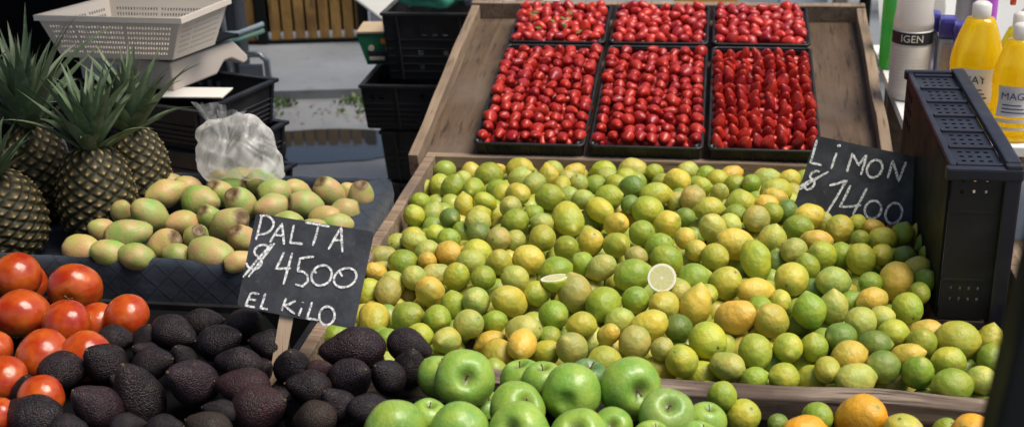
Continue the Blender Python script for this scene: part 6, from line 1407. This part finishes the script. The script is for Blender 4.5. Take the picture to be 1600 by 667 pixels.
# ------------------------------------------------------------------ black crate stood on its long side
uc = empty('plastic_crate', 'upended shallow black crate with a gridded side at the right of the limes', 'crate', (.45, 2.45, .594)); o0 = Vector((.45, 2.45, .594))
X0, X1, Y0, Y1, Z0, Z1 = .400-.45, .492-.45, 2.158-2.45, 2.735-2.45, 0.0, .281
def grid_side(P00, P10, P01, P11, nx, nz, sol, t, m, name): s = MB(); s.panel(P00, P10, P01, P11, nx, nz, sol, t); return s.build(name, m, uc)
# closed bottom of the crate, facing the limes, with a hand hole near the far end
def solb(i, j): return not ((i in (33, 35, 37)) and j in (11, 13, 15) or False)
grid_side((X0, Y0, Z0), (X0, Y1, Z0), (X0+.012*0, Y0, Z1), (X0, Y1, Z1), 40, 18, lambda i, j: not (i in (33, 35, 37) and j in (12, 14, 16)), .005, M_dark, 'crate_base')
# long side, now on top: six cells of open grid
def solt(i, j):
    c = i % 12
    if c in (0, 1, 2) or i >= 73-0 or j in (0, 10): return True
    return not (c in (4, 7, 10) and j % 2 == 0 and 1 < j < 10)
grid_side((X0+.010, Y0, Z1), (X0+.010, Y1, Z1), (X1, Y0, Z1), (X1, Y1, Z1), 75, 11, solt, -.004, M_bluish, 'side_wall')
s = MB()
for k in range(7): s.box((X0+X1)/2+.006, Y0+.012+k*(Y1-Y0-.024)/6, Z1+.0045, X1-X0-.014, .013, .007, .002)
s.box(X0+.006, (Y0+Y1)/2, Z1+.003, .010, Y1-Y0, .012, .002); s.build('side_rib', M_bluish, uc)
grid_side((X0+.006, Y0, Z0), (X1, Y0, Z0), (X0+.006, Y0, Z1), (X1, Y0, Z1), 17, 40, lambda i, j: not ((i in (3, 6, 9, 12) and j in (5, 8)) or (i in (3, 7, 11) and j in (34, 37))), .005, M_black, 'end_wall')
grid_side((X0+.006, Y1, Z0), (X0+.006+.0001, Y1, Z1), (X1, Y1, Z0), (X1, Y1, Z1), 9, 9, lambda i, j: not (i in (4, 5, 6, 7) and 1 <= j <= 7), .005, M_black, 'end_wall')
grid_side((X0+.010, Y0+.006, Z0+.003), (X1, Y0+.006, Z0+.003), (X0+.010, Y1-.006, Z0+.003), (X1, Y1-.006, Z0+.003), 9, 9, lambda i, j: True, .005, M_black, 'side_wall')
s = MB(); r_ = .028
s.box(X1+.012, Y0-.008, (Z0+Z1)/2, r_, .018, Z1-Z0+.030, .004); s.box(X1+.012, Y1+.008, (Z0+Z1)/2+.004, r_, .018, Z1-Z0+.022, .004)
s.box(X1+.0125, (Y0+Y1)/2, Z1+.010, r_-.002, Y1-Y0, .014, .004); s.box(X1+.0125, (Y0+Y1)/2, Z0-.004, r_-.002, Y1-Y0, .012, .003)
s.build('rim', M_bluish, uc)
s = MB(); s.box((X0+X1)/2+.01, Y0-.009, Z1-.003, X1-X0+.035, .020, .022, .004); s.build('corner_lip', M_bluish, uc); s = MB(); s.box((X0+X1)/2+.004, Y1+.006, Z1+.002, X1-X0+.018, .016, .020, .004); s.build('corner_lip', M_bluish, uc)
for zz in (.205, .075):
    s = MB(); s.box((X0+X1)/2, Y0-.003, zz, X1-X0-.01, .006, .006, .001); s.build('end_rib', M_black, uc)
# block it stands on inside the tray
s = MB(); s.box(0, 0, .058, .10, .58, .114, .004); o = s.build('wooden_block', M_railfront, None, loc=(.452, 2.45, .470)); tag(o, 'wooden block under the upended black crate in the lime tray', 'block')

# ------------------------------------------------------------------ shelf with cleaning bottles
sh = empty('shelf_table', 'low wooden table carrying the cleaning bottles behind the upended crate', 'table', (.925, 3.245, 0))
s = MB()
for i in range(5): s.box(0, -.352+i*.176, .686, .98, .172, .024, .003)
s.build('table_top', M_foam, sh)  # wooden top coloured white to imitate the glare around the bottles
s = MB(); s.box(0, -.425, .645, .92, .02, .055, .003); s.build('apron', M_boardrail, sh)
for x in (-.42, .42):
    for y_ in (-.38, .38):
        s = MB(); s.box(x, y_, .338, .05, .05, .672, .003); s.build('leg', M_boardrail, sh)
lt = empty('wooden_crate', 'low plank topped wooden crate right of the upended black crate', 'crate', (.86, 2.13, 0))
s = MB()
for i in range(4): s.box(-.17+i*.118, 0, .690, .114, .56, .018, .003)
s.build('top_planks', M_plank, lt)
for sy in (-1, 1):
    s = MB(); s.box(0, sy*.26, .345, .44, .02, .665, .003); s.build('side_board', M_boardrail, lt)
for sx in (-1, 1):
    s = MB(); s.box(sx*.21, 0, .345, .02, .49, .660, .003); s.build('side_board', M_boardrail, lt)
SHZ = .6985
def text_mesh(body, size, m, parent, M, bend=0, name='lettering'):
    c = bpy.data.curves.new('lettering', 'FONT'); c.body = body; c.size = size; c.align_x = 'CENTER'; c.align_y = 'CENTER'; c.resolution_u = 3
    t = bpy.data.objects.new('lettering', c); C.objects.link(t)
    dg = bpy.context.evaluated_depsgraph_get(); me = bpy.data.meshes.new_from_object(t.evaluated_get(dg)); bpy.data.objects.remove(t); bpy.data.curves.remove(c)
    for v in me.vertices:
        x, y = v.co.x, v.co.y
        p = Vector((x, 0, y)) if not bend else Vector((bend*math.sin(x/bend), bend*(1-math.cos(x/bend)), y))
        v.co = M @ p
    me.name = name
    return obj(name, me, m, parent)
def label_patch(name, r, a0, a1, z0, z1, m, parent, sy=1.0, off=.0015, zfun=None, n=12):
    """paper label wrapped on a bottle, angles measured from the viewer's side"""
    vs, fs = [], []
    for i in range(n+1):
        a = -PI/2+a0+(a1-a0)*i/n
        for j in range(5):
            z = z0+(z1-z0)*j/4; rr = (zfun(z) if zfun else r)+off
            vs.append((rr*math.cos(a), rr*sy*math.sin(a), z))
    for i in range(n):
        for j in range(4): fs.append((i*5+j, (i+1)*5+j, (i+1)*5+j+1, i*5+j+1))
    return raw(name, vs, fs, m, parent)
TEXTROT = lambda x, y, z, rz=0: Matrix.Translation((x, y, z)) @ Matrix.Rotation(rz, 4, 'Z')
# white bottle with a black band
b = empty('cleaning_bottle', 'white bottle with a clear cap and a black band lettered IGEN', 'bottle', (.432, 2.96, SHZ)) if False else empty('cleaning_bottle', 'white bottle with a pale cap and a black band lettered IGEN', 'bottle', (.468, 3.17, SHZ), -.147)
s = MB(); s.lathe([(.036, .0), (.045, .004), (.048, .012), (.048, .170), (.047, .176)], 32); s.build('bottle_body', M_whitebottle, b, True)
s = MB(); s.lathe([(.047, .1765), (.0475, .195), (.043, .22), (.044, .26), (.037, .29), (.024, .307), (.016, .314), (.001, .316)], 32); s.build('cap', M_cloudy, b, True)
lb = label_patch('black_band', .048, -1.3, 1.3, .143, .173, M_ink, b)
text_mesh('IGEN', .025, M_paper, lb, TEXTROT(0, -.0506, .158), .0506)
lp = label_patch('paper_label', .048, -1.3, 1.3, .02, .138, M_paper, b, off=.001)
for k in range(11): 
    label_patch('print_line', .048, -.95 if k % 3 else -1.0, -.08, .126-k*.009, .1268-k*.009, M_scale, lp, off=.0022); 
    if k > 1: label_patch('print_line', .048, .08, .95-.2*(k % 2), .126-k*.009, .1268-k*.009, M_scale, lp, off=.0022)
# grey flat bottles with violet blue caps
for k, (x, y, w, lab) in enumerate(((.516, 3.20, .036, 'slim grey bottle with a violet blue cap, next to the white bottle'), (.545, 3.15, .038, 'slim grey bottle with a violet blue cap, between two of its kind'), (.578, 3.09, .056, 'broad grey bottle with a violet blue cap, next to the yellow bottle'))):
    b = empty('cap_bottle', lab, 'bottle', (x, y, SHZ), -.1, 'grey bottles with violet blue caps')
    s = MB(); s.box(0, 0, .081, w, .05, .158, .008); s.build('bottle_body', M_greybottle, b)
    s = MB(); s.box(0, 0, .185, w+.004, .054, .048, .010); s.build('cap', M_bluecap, b)
    s = MB(); s.box(0, -.0265, .080, w*.62, .003, .13, .001); s.build('label', M_paper if k == 2 else M_silver, b)
for k, (x, y, lab) in enumerate(((.625, 3.38, 'silver violet capped bottle at the back, nearer the white bottle'), (.668, 3.34, 'silver violet capped bottle with a purple label at the back'))):
    b = empty('silver_bottle', lab, 'bottle', (x, y, SHZ), 0, 'silver capped bottles at the back')
    s = MB(); s.lathe([(.022, 0), (.026, .005), (.026, .23), (.020, .245)], 20); s.build('bottle_body', M_purple if k else M_greybottle, b, True)
    s = MB(); s.lathe([(.021, .2455), (.025, .250), (.025, .285), (.020, .295), (.001, .297)], 20); s.build('cap', M_silver, b, True)
# yellow bottles
def yellow_bottle(x, y, lab, sc, liq, word, ink, cap_m, seed):
    b = empty('detergent_bottle', lab, 'bottle', (x, y, SHZ), -.16, 'yellow detergent bottles')
    rr = lambda z: .046*sc*(1-.10*math.exp(-((z/sc-.085)/.03)**2))*(1 if z < .105*sc else max(.22, 1-((z/sc-.105)/.118)**1.7*.80))
    prof = [(.030*sc, 0), (.044*sc, .005*sc)]+[(rr(.012*sc+i*.0115*sc), .012*sc+i*.0115*sc) for i in range(17)]
    s = MB(); s.lathe(prof, 32, 1, .72); s.build('bottle_body', liq, b, True)
    zt = prof[-1][1]
    s = MB(); s.lathe([(.014*sc, zt+.0005), (.016*sc, zt+.004), (.016*sc, zt+.030), (.010*sc, zt+.036), (.001, zt+.037)], 20); s.build('cap', cap_m, b, True)
    lp = label_patch('label', .046*sc, -.75, .75, .052*sc, .112*sc, M_paper, b, .72, .0016, rr)
    label_patch('label_stripe', .046*sc, -.7, .7, .040*sc, .048*sc, M_palepr, b, .72, .0018, rr)
    label_patch('label_stripe', .046*sc, -.7, .7, .026*sc, .032*sc, M_palepr, b, .72, .0018, rr)
    M_ = Matrix.Translation((-.004*sc, -.0308*sc-.0022, .092*sc)); text_mesh(word, .020*sc, ink, lp, M_, .0577*sc)
    for q in range(3): label_patch('print_line', .046*sc, -.5, .5-.1*q, (.060+.007*q)*sc, (.0622+.007*q)*sc, ink, lp, .72, .0030, rr)
    return b
yellow_bottle(.580, 2.95, 'tall yellow detergent bottle with a label reading WAY', 1.30, M_yellow, 'WAY', M_ink, M_whitebottle, 1)
yellow_bottle(.652, 2.865, 'yellow detergent bottle with a label reading MAG, closest to the table edge', 1.16, M_yellow, 'MAG', M_inkb, M_whitebottle, 2)
yellow_bottle(.690, 3.06, 'yellow green detergent bottle behind the two yellow ones', 1.05, M_ygreen, 'WAY', M_ink, M_whitebottle, 3)
b = empty('spray_bottle', 'white spray bottle with an orange red trigger behind the yellow bottles', 'bottle', (.74, 3.17, SHZ), PSI)
s = MB(); s.lathe([(.034, 0), (.044, .006), (.044, .16), (.034, .21), (.014, .235), (.013, .25)], 24, 1, .8); s.build('bottle_body', M_whitebottle, b, True)
s = MB(); s.box(-.012, 0, .268, .090, .026, .026, .008); s.box(-.05, 0, .250, .012, .012, .03, .003); s.build('trigger', M_red, b)
for k, (x, y, hgt, m, lab) in enumerate(((.452, 3.44, .30, M_greenbottle, 'tall pale green bottle behind the board rail'), (.490, 3.55, .34, M_greenbottle, 'tall green bottle beside the white pillar'), (.555, 3.42, .28, M_whitebottle, 'tall plain white bottle behind the lettered one'))):
    b = empty('tall_bottle', lab, 'bottle', (x, y, SHZ), 0, 'tall bottles at the back of the table')
    s = MB(); s.lathe([(.022, 0), (.027, .005), (.027, hgt*.62), (.020, hgt*.76), (.010, hgt*.86), (.010, hgt*.92)], 22); s.build('bottle_body', m, b, True)
    s = MB(); s.lathe([(.012, hgt*.921), (.012, hgt), (.001, hgt+.001)], 16); s.build('cap', M_whitebottle, b, True)
# white things behind the bottles
def boxobj(name, lab, cat, m, cx, cy, z0, sx, sy, sz, rz=0, bev=.006, group=None):
    s = MB(); s.box(0, 0, sz/2, sx, sy, sz, bev); o = s.build(name, m, None, loc=(cx, cy, z0), rotz=rz); tag(o, lab, cat, group); return o
vs, fs = [], []
for i in range(31):
    for j in range(13):
        a, b_ = i/30, j/12; x = .46+2.4*a; f = .012*math.sin(i*1.3)+.02*noise.noise(Vector((i*.4, j*.5, 3)))
        vs.append((x, 3.66+.85*b_-f, .66+.62*b_+f))
for i in range(30):
    for j in range(12): fs.append((i*13+j, (i+1)*13+j, (i+1)*13+j+1, i*13+j+1))
ws = empty('glare_sheet', 'added white sheet sloped to catch sun and stand in for glare behind bottles', 'sheeting', (0, 0, 0))
raw('sheet', vs, fs, M_sheet, ws)  # sheet added and tilted to the sun, imitates overexposed background
for x in (.50, 2.8):
    s = MB(); s.tube([(x, 4.53, .005), (x, 4.53, 1.27)], .02, 8); s.tube([(x, 3.68, .005), (x, 3.68, .62)], .02, 8); s.build('support', M_dark, ws)
boxobj('glare_board', 'added white board lying flat to brighten the space behind the bottles', 'board', M_foam, 1.25, 3.55, .6985, 1.2, .12, .02, 0, .003)  # added so that a sunlit white surface brightens this corner
boxobj('white_pillar', 'narrow white painted post beside the sloping board', 'post', M_whitewall, .540, 3.72, .005, .05, .05, 1.7)

# ------------------------------------------------------------------ black sheets added for shade, and their poles
def sheet(name, m, parent, x0, x1, y0, y1, z, sag, seed, t=.004, n=24):
    vs, fs = [], []
    for i in range(n+1):
        for j in range(n+1):
            a, b_ = i/n, j/n; x = x0+(x1-x0)*a; y = y0+(y1-y0)*b_
            vs.append((x, y, z-sag*math.sin(PI*a)*math.sin(PI*b_)+.02*noise.noise(Vector((x*2, y*2, seed)))))
    for i in range(n):
        for j in range(n): fs.append((i*(n+1)+j, (i+1)*(n+1)+j, (i+1)*(n+1)+j+1, i*(n+1)+j+1))
    return raw(name, vs, fs, m, parent)
AZ = 2.30
tp = empty('shade_sheet', 'black sheets added for shade behind and above the pineapples', 'shade_sheet', (0, 0, 0))
sheet('shade_roof', M_blacksheet, tp, -3.4, -.86, -.6, 4.6, AZ, .05, 8)  # unseen roof added to keep sun off the left side
s = MB()
for y_ in (-.6, 4.6): s.tube([(-3.4, y_, AZ+.02), (-.86, y_, AZ+.02)], .018, 8)
for x in (-3.4, -.86): s.tube([(x, -.6, AZ+.045), (x, 4.6, AZ+.045)], .018, 8)
s.build('roof_frame', M_dark, tp)
for x, y_ in ((-3.4, -.6), (-3.4, 4.6)):
    s = MB(); s.tube([(x, y_, .01), (x, y_, AZ+.02)], .022, 10); s.build('pole', M_dark, tp)
vs, fs = [], []; n = 60
A, B = street(-3.6, 4.75), street(-1.22, 4.95)
for i in range(n+1):
    for j in range(13):
        p = A.lerp(B, i/n); f = .03*math.sin(i*.9)+.03*noise.noise(Vector((i*.3, j*.25, 2)))
        vs.append((p.x-f*math.sin(PSI)*0+f*.15, p.y+f, .06+2.1*j/12))
for i in range(n):
    for j in range(12): fs.append((i*13+j, (i+1)*13+j, (i+1)*13+j+1, i*13+j+1))
raw('shadow_backdrop', vs, fs, M_blacksheet, tp)  # black sheet stands in for deep shadow behind the pineapples
s = MB(); s.tube([A+Vector((0, 0, 2.18)), B+Vector((0, 0, 2.18))], .018, 8); s.tube([A+Vector((0, 0, .01)), A+Vector((0, 0, 2.18))], .018, 8); s.tube([B+Vector((.02, 0.06, .01)), B+Vector((.02, .06, 2.18))], .016, 8); s.build('hanging_frame', M_dark, tp)
s = MB(); s.box(0, 0, .35, .14, .03, .70, .004); o = s.build('leaning_board', M_rust, None, loc=street(-1.93, 4.30, .0)); o.rotation_euler = (-.12, -.28, PSI); tag(o, 'red brown board leaning before the added black sheet', 'board')
# dark post close to the camera
pd = Vector((.0205, .032, .140)).normalized()
s = MB(); a = Vector((.2035, .785, 1.190)); lo = a-pd*(a.z-.004)/pd.z; hi = a+pd*(AZ-a.z)/pd.z
s.box(0, 0, (hi-lo).length/2, .045, .045, (hi-lo).length, .004); o = s.build('metal_post', M_dark, None, loc=lo+Vector((.0045, -.01, 0))); o.rotation_mode = 'QUATERNION'; o.rotation_quaternion = Vector((0, 0, 1)).rotation_difference(pd)
tag(o, 'dark metal post close at the right edge of the stall', 'post')

# ------------------------------------------------------------------ street
def ground(name, pts, z, m, lab=None, sub=0):
    vs = [tuple(street(x, y, z)) for x, y in pts]
    o = raw(name, vs, [tuple(range(len(pts)))], m, smooth=False); structure(o, lab); return o
ground('road', [(-60, -60), (60, -60), (60, 80), (-60, 80)], 0, M_road)
s = MB(); v_ = [street(-40, 5.63), street(40, 5.63), street(40, 12), street(-40, 12)]
s.prism([(p.x, p.y) for p in v_], .036, Matrix.Identity(4)); structure(s.build('pavement', M_pave))
s = MB(); v_ = [street(-40, 5.52), street(40, 5.52), street(40, 5.628), street(-40, 5.628)]
s.prism([(p.x, p.y) for p in v_], .042, Matrix.Identity(4)); structure(s.build('kerb', M_pave))
def blob(name, cx, cy, rx, ry, seed, z, m):
    pts = []
    for k in range(48):
        a = 2*PI*k/48; r = 1+.45*noise.noise(Vector((math.cos(a)*1.4, math.sin(a)*1.4, seed)))+.12*noise.noise(Vector((math.cos(a)*5, math.sin(a)*5, seed)))
        pts.append((cx+rx*r*math.cos(a), cy+ry*r*math.sin(a)))
    ground(name, pts, z, m)
blob('puddle', -.70, 4.84, .62, .19, 2.0, .004, M_puddle); blob('puddle', -1.5, 5.2, .5, .12, 5.0, .004, M_puddle)
# weeds and litter along the kerb
rl = random.Random(4); vs, fs, tn, al = [], [], [], []
for k in range(3200):
    cx = rl.uniform(-2.2, .4); cy = 5.40+abs(rl.gauss(0, .055)) if rl.random() < .7 else rl.uniform(5.25, 5.5)
    if noise.noise(Vector((cx*3, 0, 0)))+.25 < rl.random()*.3: continue
    p = street(cx, min(cy, 5.50), .004); L = rl.uniform(.012, .035); d = Vector((rl.uniform(-1, 1), rl.uniform(-1, 1), rl.uniform(.2, 1.4))).normalized(); q = d.orthogonal().normalized()*L*.3; b_ = len(vs)
    vs += [tuple(p), tuple(p+d*L*.5+q), tuple(p+d*L), tuple(p+d*L*.5-q)]; fs.append((b_, b_+1, b_+2, b_+3)); t = rl.random(); tn += [t]*4; al += [0, .3, .6, .3]
tag(raw('gutter_weeds', vs, fs, M_bush, smooth=False, attr={'tint': tn, 'along': al}), 'green weeds growing in the gutter along the kerb', kind='stuff')
vs, fs = [], []
for k in range(80):
    p = street(rl.uniform(-1.1, -.35), rl.uniform(5.15, 5.42), .008); d = Vector((rl.uniform(-1, 1), rl.uniform(-1, 1), rl.uniform(0, .3))).normalized()*rl.uniform(.004, .011); q = Vector((-d.y, d.x, rl.uniform(-.004, .004))); b_ = len(vs)
    vs += [tuple(p-d), tuple(p+q), tuple(p+d), tuple(p-q)]; fs.append((b_, b_+1, b_+2, b_+3))
tag(raw('gutter_litter', vs, fs, plain('dry_litter', (.16, .12, .09), .8, .4, 20), smooth=False), 'dry leaves and scraps scattered by the kerb', kind='stuff')
# wooden fence across the street
FH = .47
fe = empty('wooden_fence', 'low orange brown plank fence with dark posts across the street', 'fence', street(-1.65, 6.40, .036), PSI)
s = MB(); x = -1.35; rf = random.Random(9)
while x < .90:
    w = .056
    if not any(abs(x+w/2-g) < .045 for g in (.41, -.50)): s.box(x+w/2, 0, FH/2+.02, w-.007, .018, FH+rf.uniform(-.01, .01), .002)
    x += .062
s.build('planks', M_fence, fe)
for g in (.41, -.50, .925):
    s = MB(); s.box(g, .0, FH/2+.012, .05, .05, FH+.02, .003); s.build('post', M_dark, fe)
s = MB(); s.box(-.22, .028, .10, 2.24, .02, .04, .002); s.box(-.22, .028, .38, 2.24, .02, .04, .002); s.box(-.22, -.002, .012, 2.24, .03, .018, .002); s.build('rail', M_dark, fe)
s = MB(); s.box(-.22, .046, FH/2+.03, 2.2, .006, FH-.04, 0); s.build('back_panel', M_blacksheet, fe)
boxobj('plinth', 'blue grey concrete plinth at the end of the plank fence', 'plinth', M_greywall, street(-.625, 6.42).x, street(-.625, 6.42).y, .036, .12, .16, .40, PSI)
o = boxobj('fence_panel', 'orange painted timber standing behind the berry trays', 'timber', plain('orange_timber', (.52, .25, .05), .6, .2, 5), street(.95, 6.0).x, street(.95, 6.0).y, .038, .30, .05, .55, PSI)
boxobj('pale_blue_wall', 'pale blue wall piece far behind the right tray', 'wall', M_bluewall, street(1.62, 6.9).x, street(1.62, 6.9).y, .038, .26, .08, .8, PSI)
boxobj('taupe_post', 'taupe post standing between the pale wall and the shrub', 'post', M_taupe, street(1.80, 6.8).x, street(1.80, 6.8).y, .038, .07, .07, .9, PSI)
boxobj('pale_wall', 'pale plastered wall behind the small shrub', 'wall', M_whitewall, street(2.6, 7.4).x, street(2.6, 7.4).y, .038, 1.5, .08, 1.0, PSI)
sb = empty('shrub', 'small light green shrub before the pale far wall', 'shrub', street(2.02, 6.7, .036))
s = MB(); 
for k in range(5):
    a = k*1.3; s.tube([(0, 0, 0), (.04*math.cos(a), .04*math.sin(a), .12), (.12*math.cos(a), .12*math.sin(a), .32)], [.012, .009, .004], 6)
s.build('trunk', M_stem, sb, True)
vs, fs, tn, al = [], [], [], []
for k in range(700):
    d = Vector((rl.gauss(0, 1), rl.gauss(0, 1), rl.gauss(0, 1))).normalized(); R_ = .20*(.45+.55*rl.random()**.5)*(1+.35*noise.noise(d*2)); p = Vector((d.x*R_, d.y*R_, .26+d.z*R_*.9)); L = rl.uniform(.02, .042)
    a = Vector((rl.uniform(-1, 1), rl.uniform(-1, 1), rl.uniform(-.4, 1))).normalized(); q = a.orthogonal().normalized()*L*.35; b_ = len(vs)
    vs += [tuple(p), tuple(p+a*L*.5+q), tuple(p+a*L), tuple(p+a*L*.5-q)]; fs.append((b_, b_+1, b_+2, b_+3)); t = rl.random(); tn += [t]*4; al += [0, .2, .5, .2]
raw('crown', vs, fs, M_bush, sb, smooth=False, attr={'tint': tn, 'along': al})
# folding trolley with a dark bundle
tl = empty('folding_trolley', 'grey metal folding trolley standing by the fence', 'trolley', street(-1.055, 4.62, .0), PSI)
def tub(name, pts, r, m=M_steel): s = MB(); s.tube(pts, r, 8); s.build(name, m, tl, True)
tub('handle', [(.03, 0, .30), (.03, -.01, .425), (.05, -.01, .450), (.14, -.01, .450), (.165, -.01, .425), (.165, 0, .29)], .012)
tub('frame', [(-.30, .06, .01), (-.30, .06, .72), (-.24, .06, .78), (-.04, .06, .78), (0, .06, .72), (.02, .06, .01)], .011)
tub('cross_bar', [(.03, 0, .30), (.165, 0, .29)], .012); tub('cross_bar', [(-.30, .06, .24), (.02, .06, .24)], .010)
s = MB(); s.box(.10, .012, .37, .09, .012, .075, .004); s.build('plate', M_steel, tl)
for x in (-.30, .02, .165):
    s = MB(); s.lathe([(.004, -.012), (.055, -.012), (.06, -.006), (.06, .006), (.055, .012), (.004, .012)], 20, M=Matrix.Translation((x, .10, .062)) @ Matrix.Rotation(PI/2, 4, 'Y')); s.build('wheel', M_dark, tl, True)
tub('support', [(.165, 0, .29), (.165, .02, .02)], .010); tub('axle', [(-.32, .10, .062), (.18, .10, .062)], .008)
bn = empty('wrapped_bundle', 'dark wrapped bundle strapped with pale blue cords on the trolley', 'bundle', street(-1.175, 4.78, .002), PSI)
s = MB(); s.box(0, .02, .42, .34, .22, .72, .03); 
for v in s.bm.verts: v.co += Vector((noise.noise(v.co*6), noise.noise(v.co*6+Vector((4, 0, 0))), 0))*.015
s.build('wrapping', M_navy, bn); s = MB(); s.box(0, .02, .03, .30, .2, .056, .003); s.build('pallet', M_plank, bn)
for z, m in ((.68, M_strap), (.50, M_strap), (.475, M_strapg)):
    s = MB(); s.tube([(-.18, -.10, z), (.0, -.105, z+.006), (.178, -.10, z+.012), (.26, -.04, z+.03)], .010, 6); s.build('strap', m, bn, True)
o = crumple('white_plastic_bag', M_foam, .045, .04, .045, 3.3); o.location = street(-1.14, 4.50, .455); tag(o, 'crumpled white plastic bag tied to the trolley behind the basket', 'plastic bag')

# ------------------------------------------------------------------ camera, light, sky
cam = bpy.data.objects.new('camera', bpy.data.cameras.new('camera')); C.objects.link(cam); bpy.context.scene.camera = cam
R_, U_, F_ = Vector(CAM_R), Vector(CAM_U), Vector(CAM_F)
Mx = Matrix((R_, U_, -F_)).transposed().to_4x4(); Mx.translation = (0, 0, 1.65); cam.matrix_world = Mx
cam.data.sensor_width = 36; cam.data.lens = 45; cam.data.clip_end = 400; cam.data.clip_start = .05
cam.data.dof.use_dof = True; cam.data.dof.focus_distance = 2.35; cam.data.dof.aperture_fstop = 5.0
SUN_EL, SUN_AZ = math.radians(64), math.radians(100)     # azimuth from the far side of the stall, clockwise
sd = Vector((math.sin(SUN_AZ)*math.cos(SUN_EL), math.cos(SUN_AZ)*math.cos(SUN_EL), math.sin(SUN_EL)))
su = bpy.data.lights.new('sun', 'SUN'); su.energy = 3.1; su.angle = math.radians(32); su.color = (1, .93, .82)
so = bpy.data.objects.new('sun', su); C.objects.link(so); so.rotation_mode = 'QUATERNION'; so.rotation_quaternion = Vector((0, 0, 1)).rotation_difference(sd)
w = bpy.data.worlds.new('World'); bpy.context.scene.world = w; w.use_nodes = True
sk = w.node_tree.nodes.new('ShaderNodeTexSky'); sk.sky_type = 'NISHITA'; sk.sun_disc = False; sk.sun_elevation = SUN_EL; sk.sun_rotation = SUN_AZ; sk.dust_density = 3; sk.air_density = 1
bg = w.node_tree.nodes['Background']; bg.inputs[1].default_value = .09; w.node_tree.links.new(sk.outputs[0], bg.inputs[0])
sc_ = bpy.context.scene; sc_.view_settings.view_transform = 'Standard'; sc_.view_settings.look = 'None'; sc_.view_settings.gamma = 1; sc_.view_settings.exposure = .48
sc_.cycles.use_denoising = True; sc_.cycles.max_bounces = 8; sc_.cycles.transparent_max_bounces = 8; sc_.cycles.sample_clamp_indirect = 6
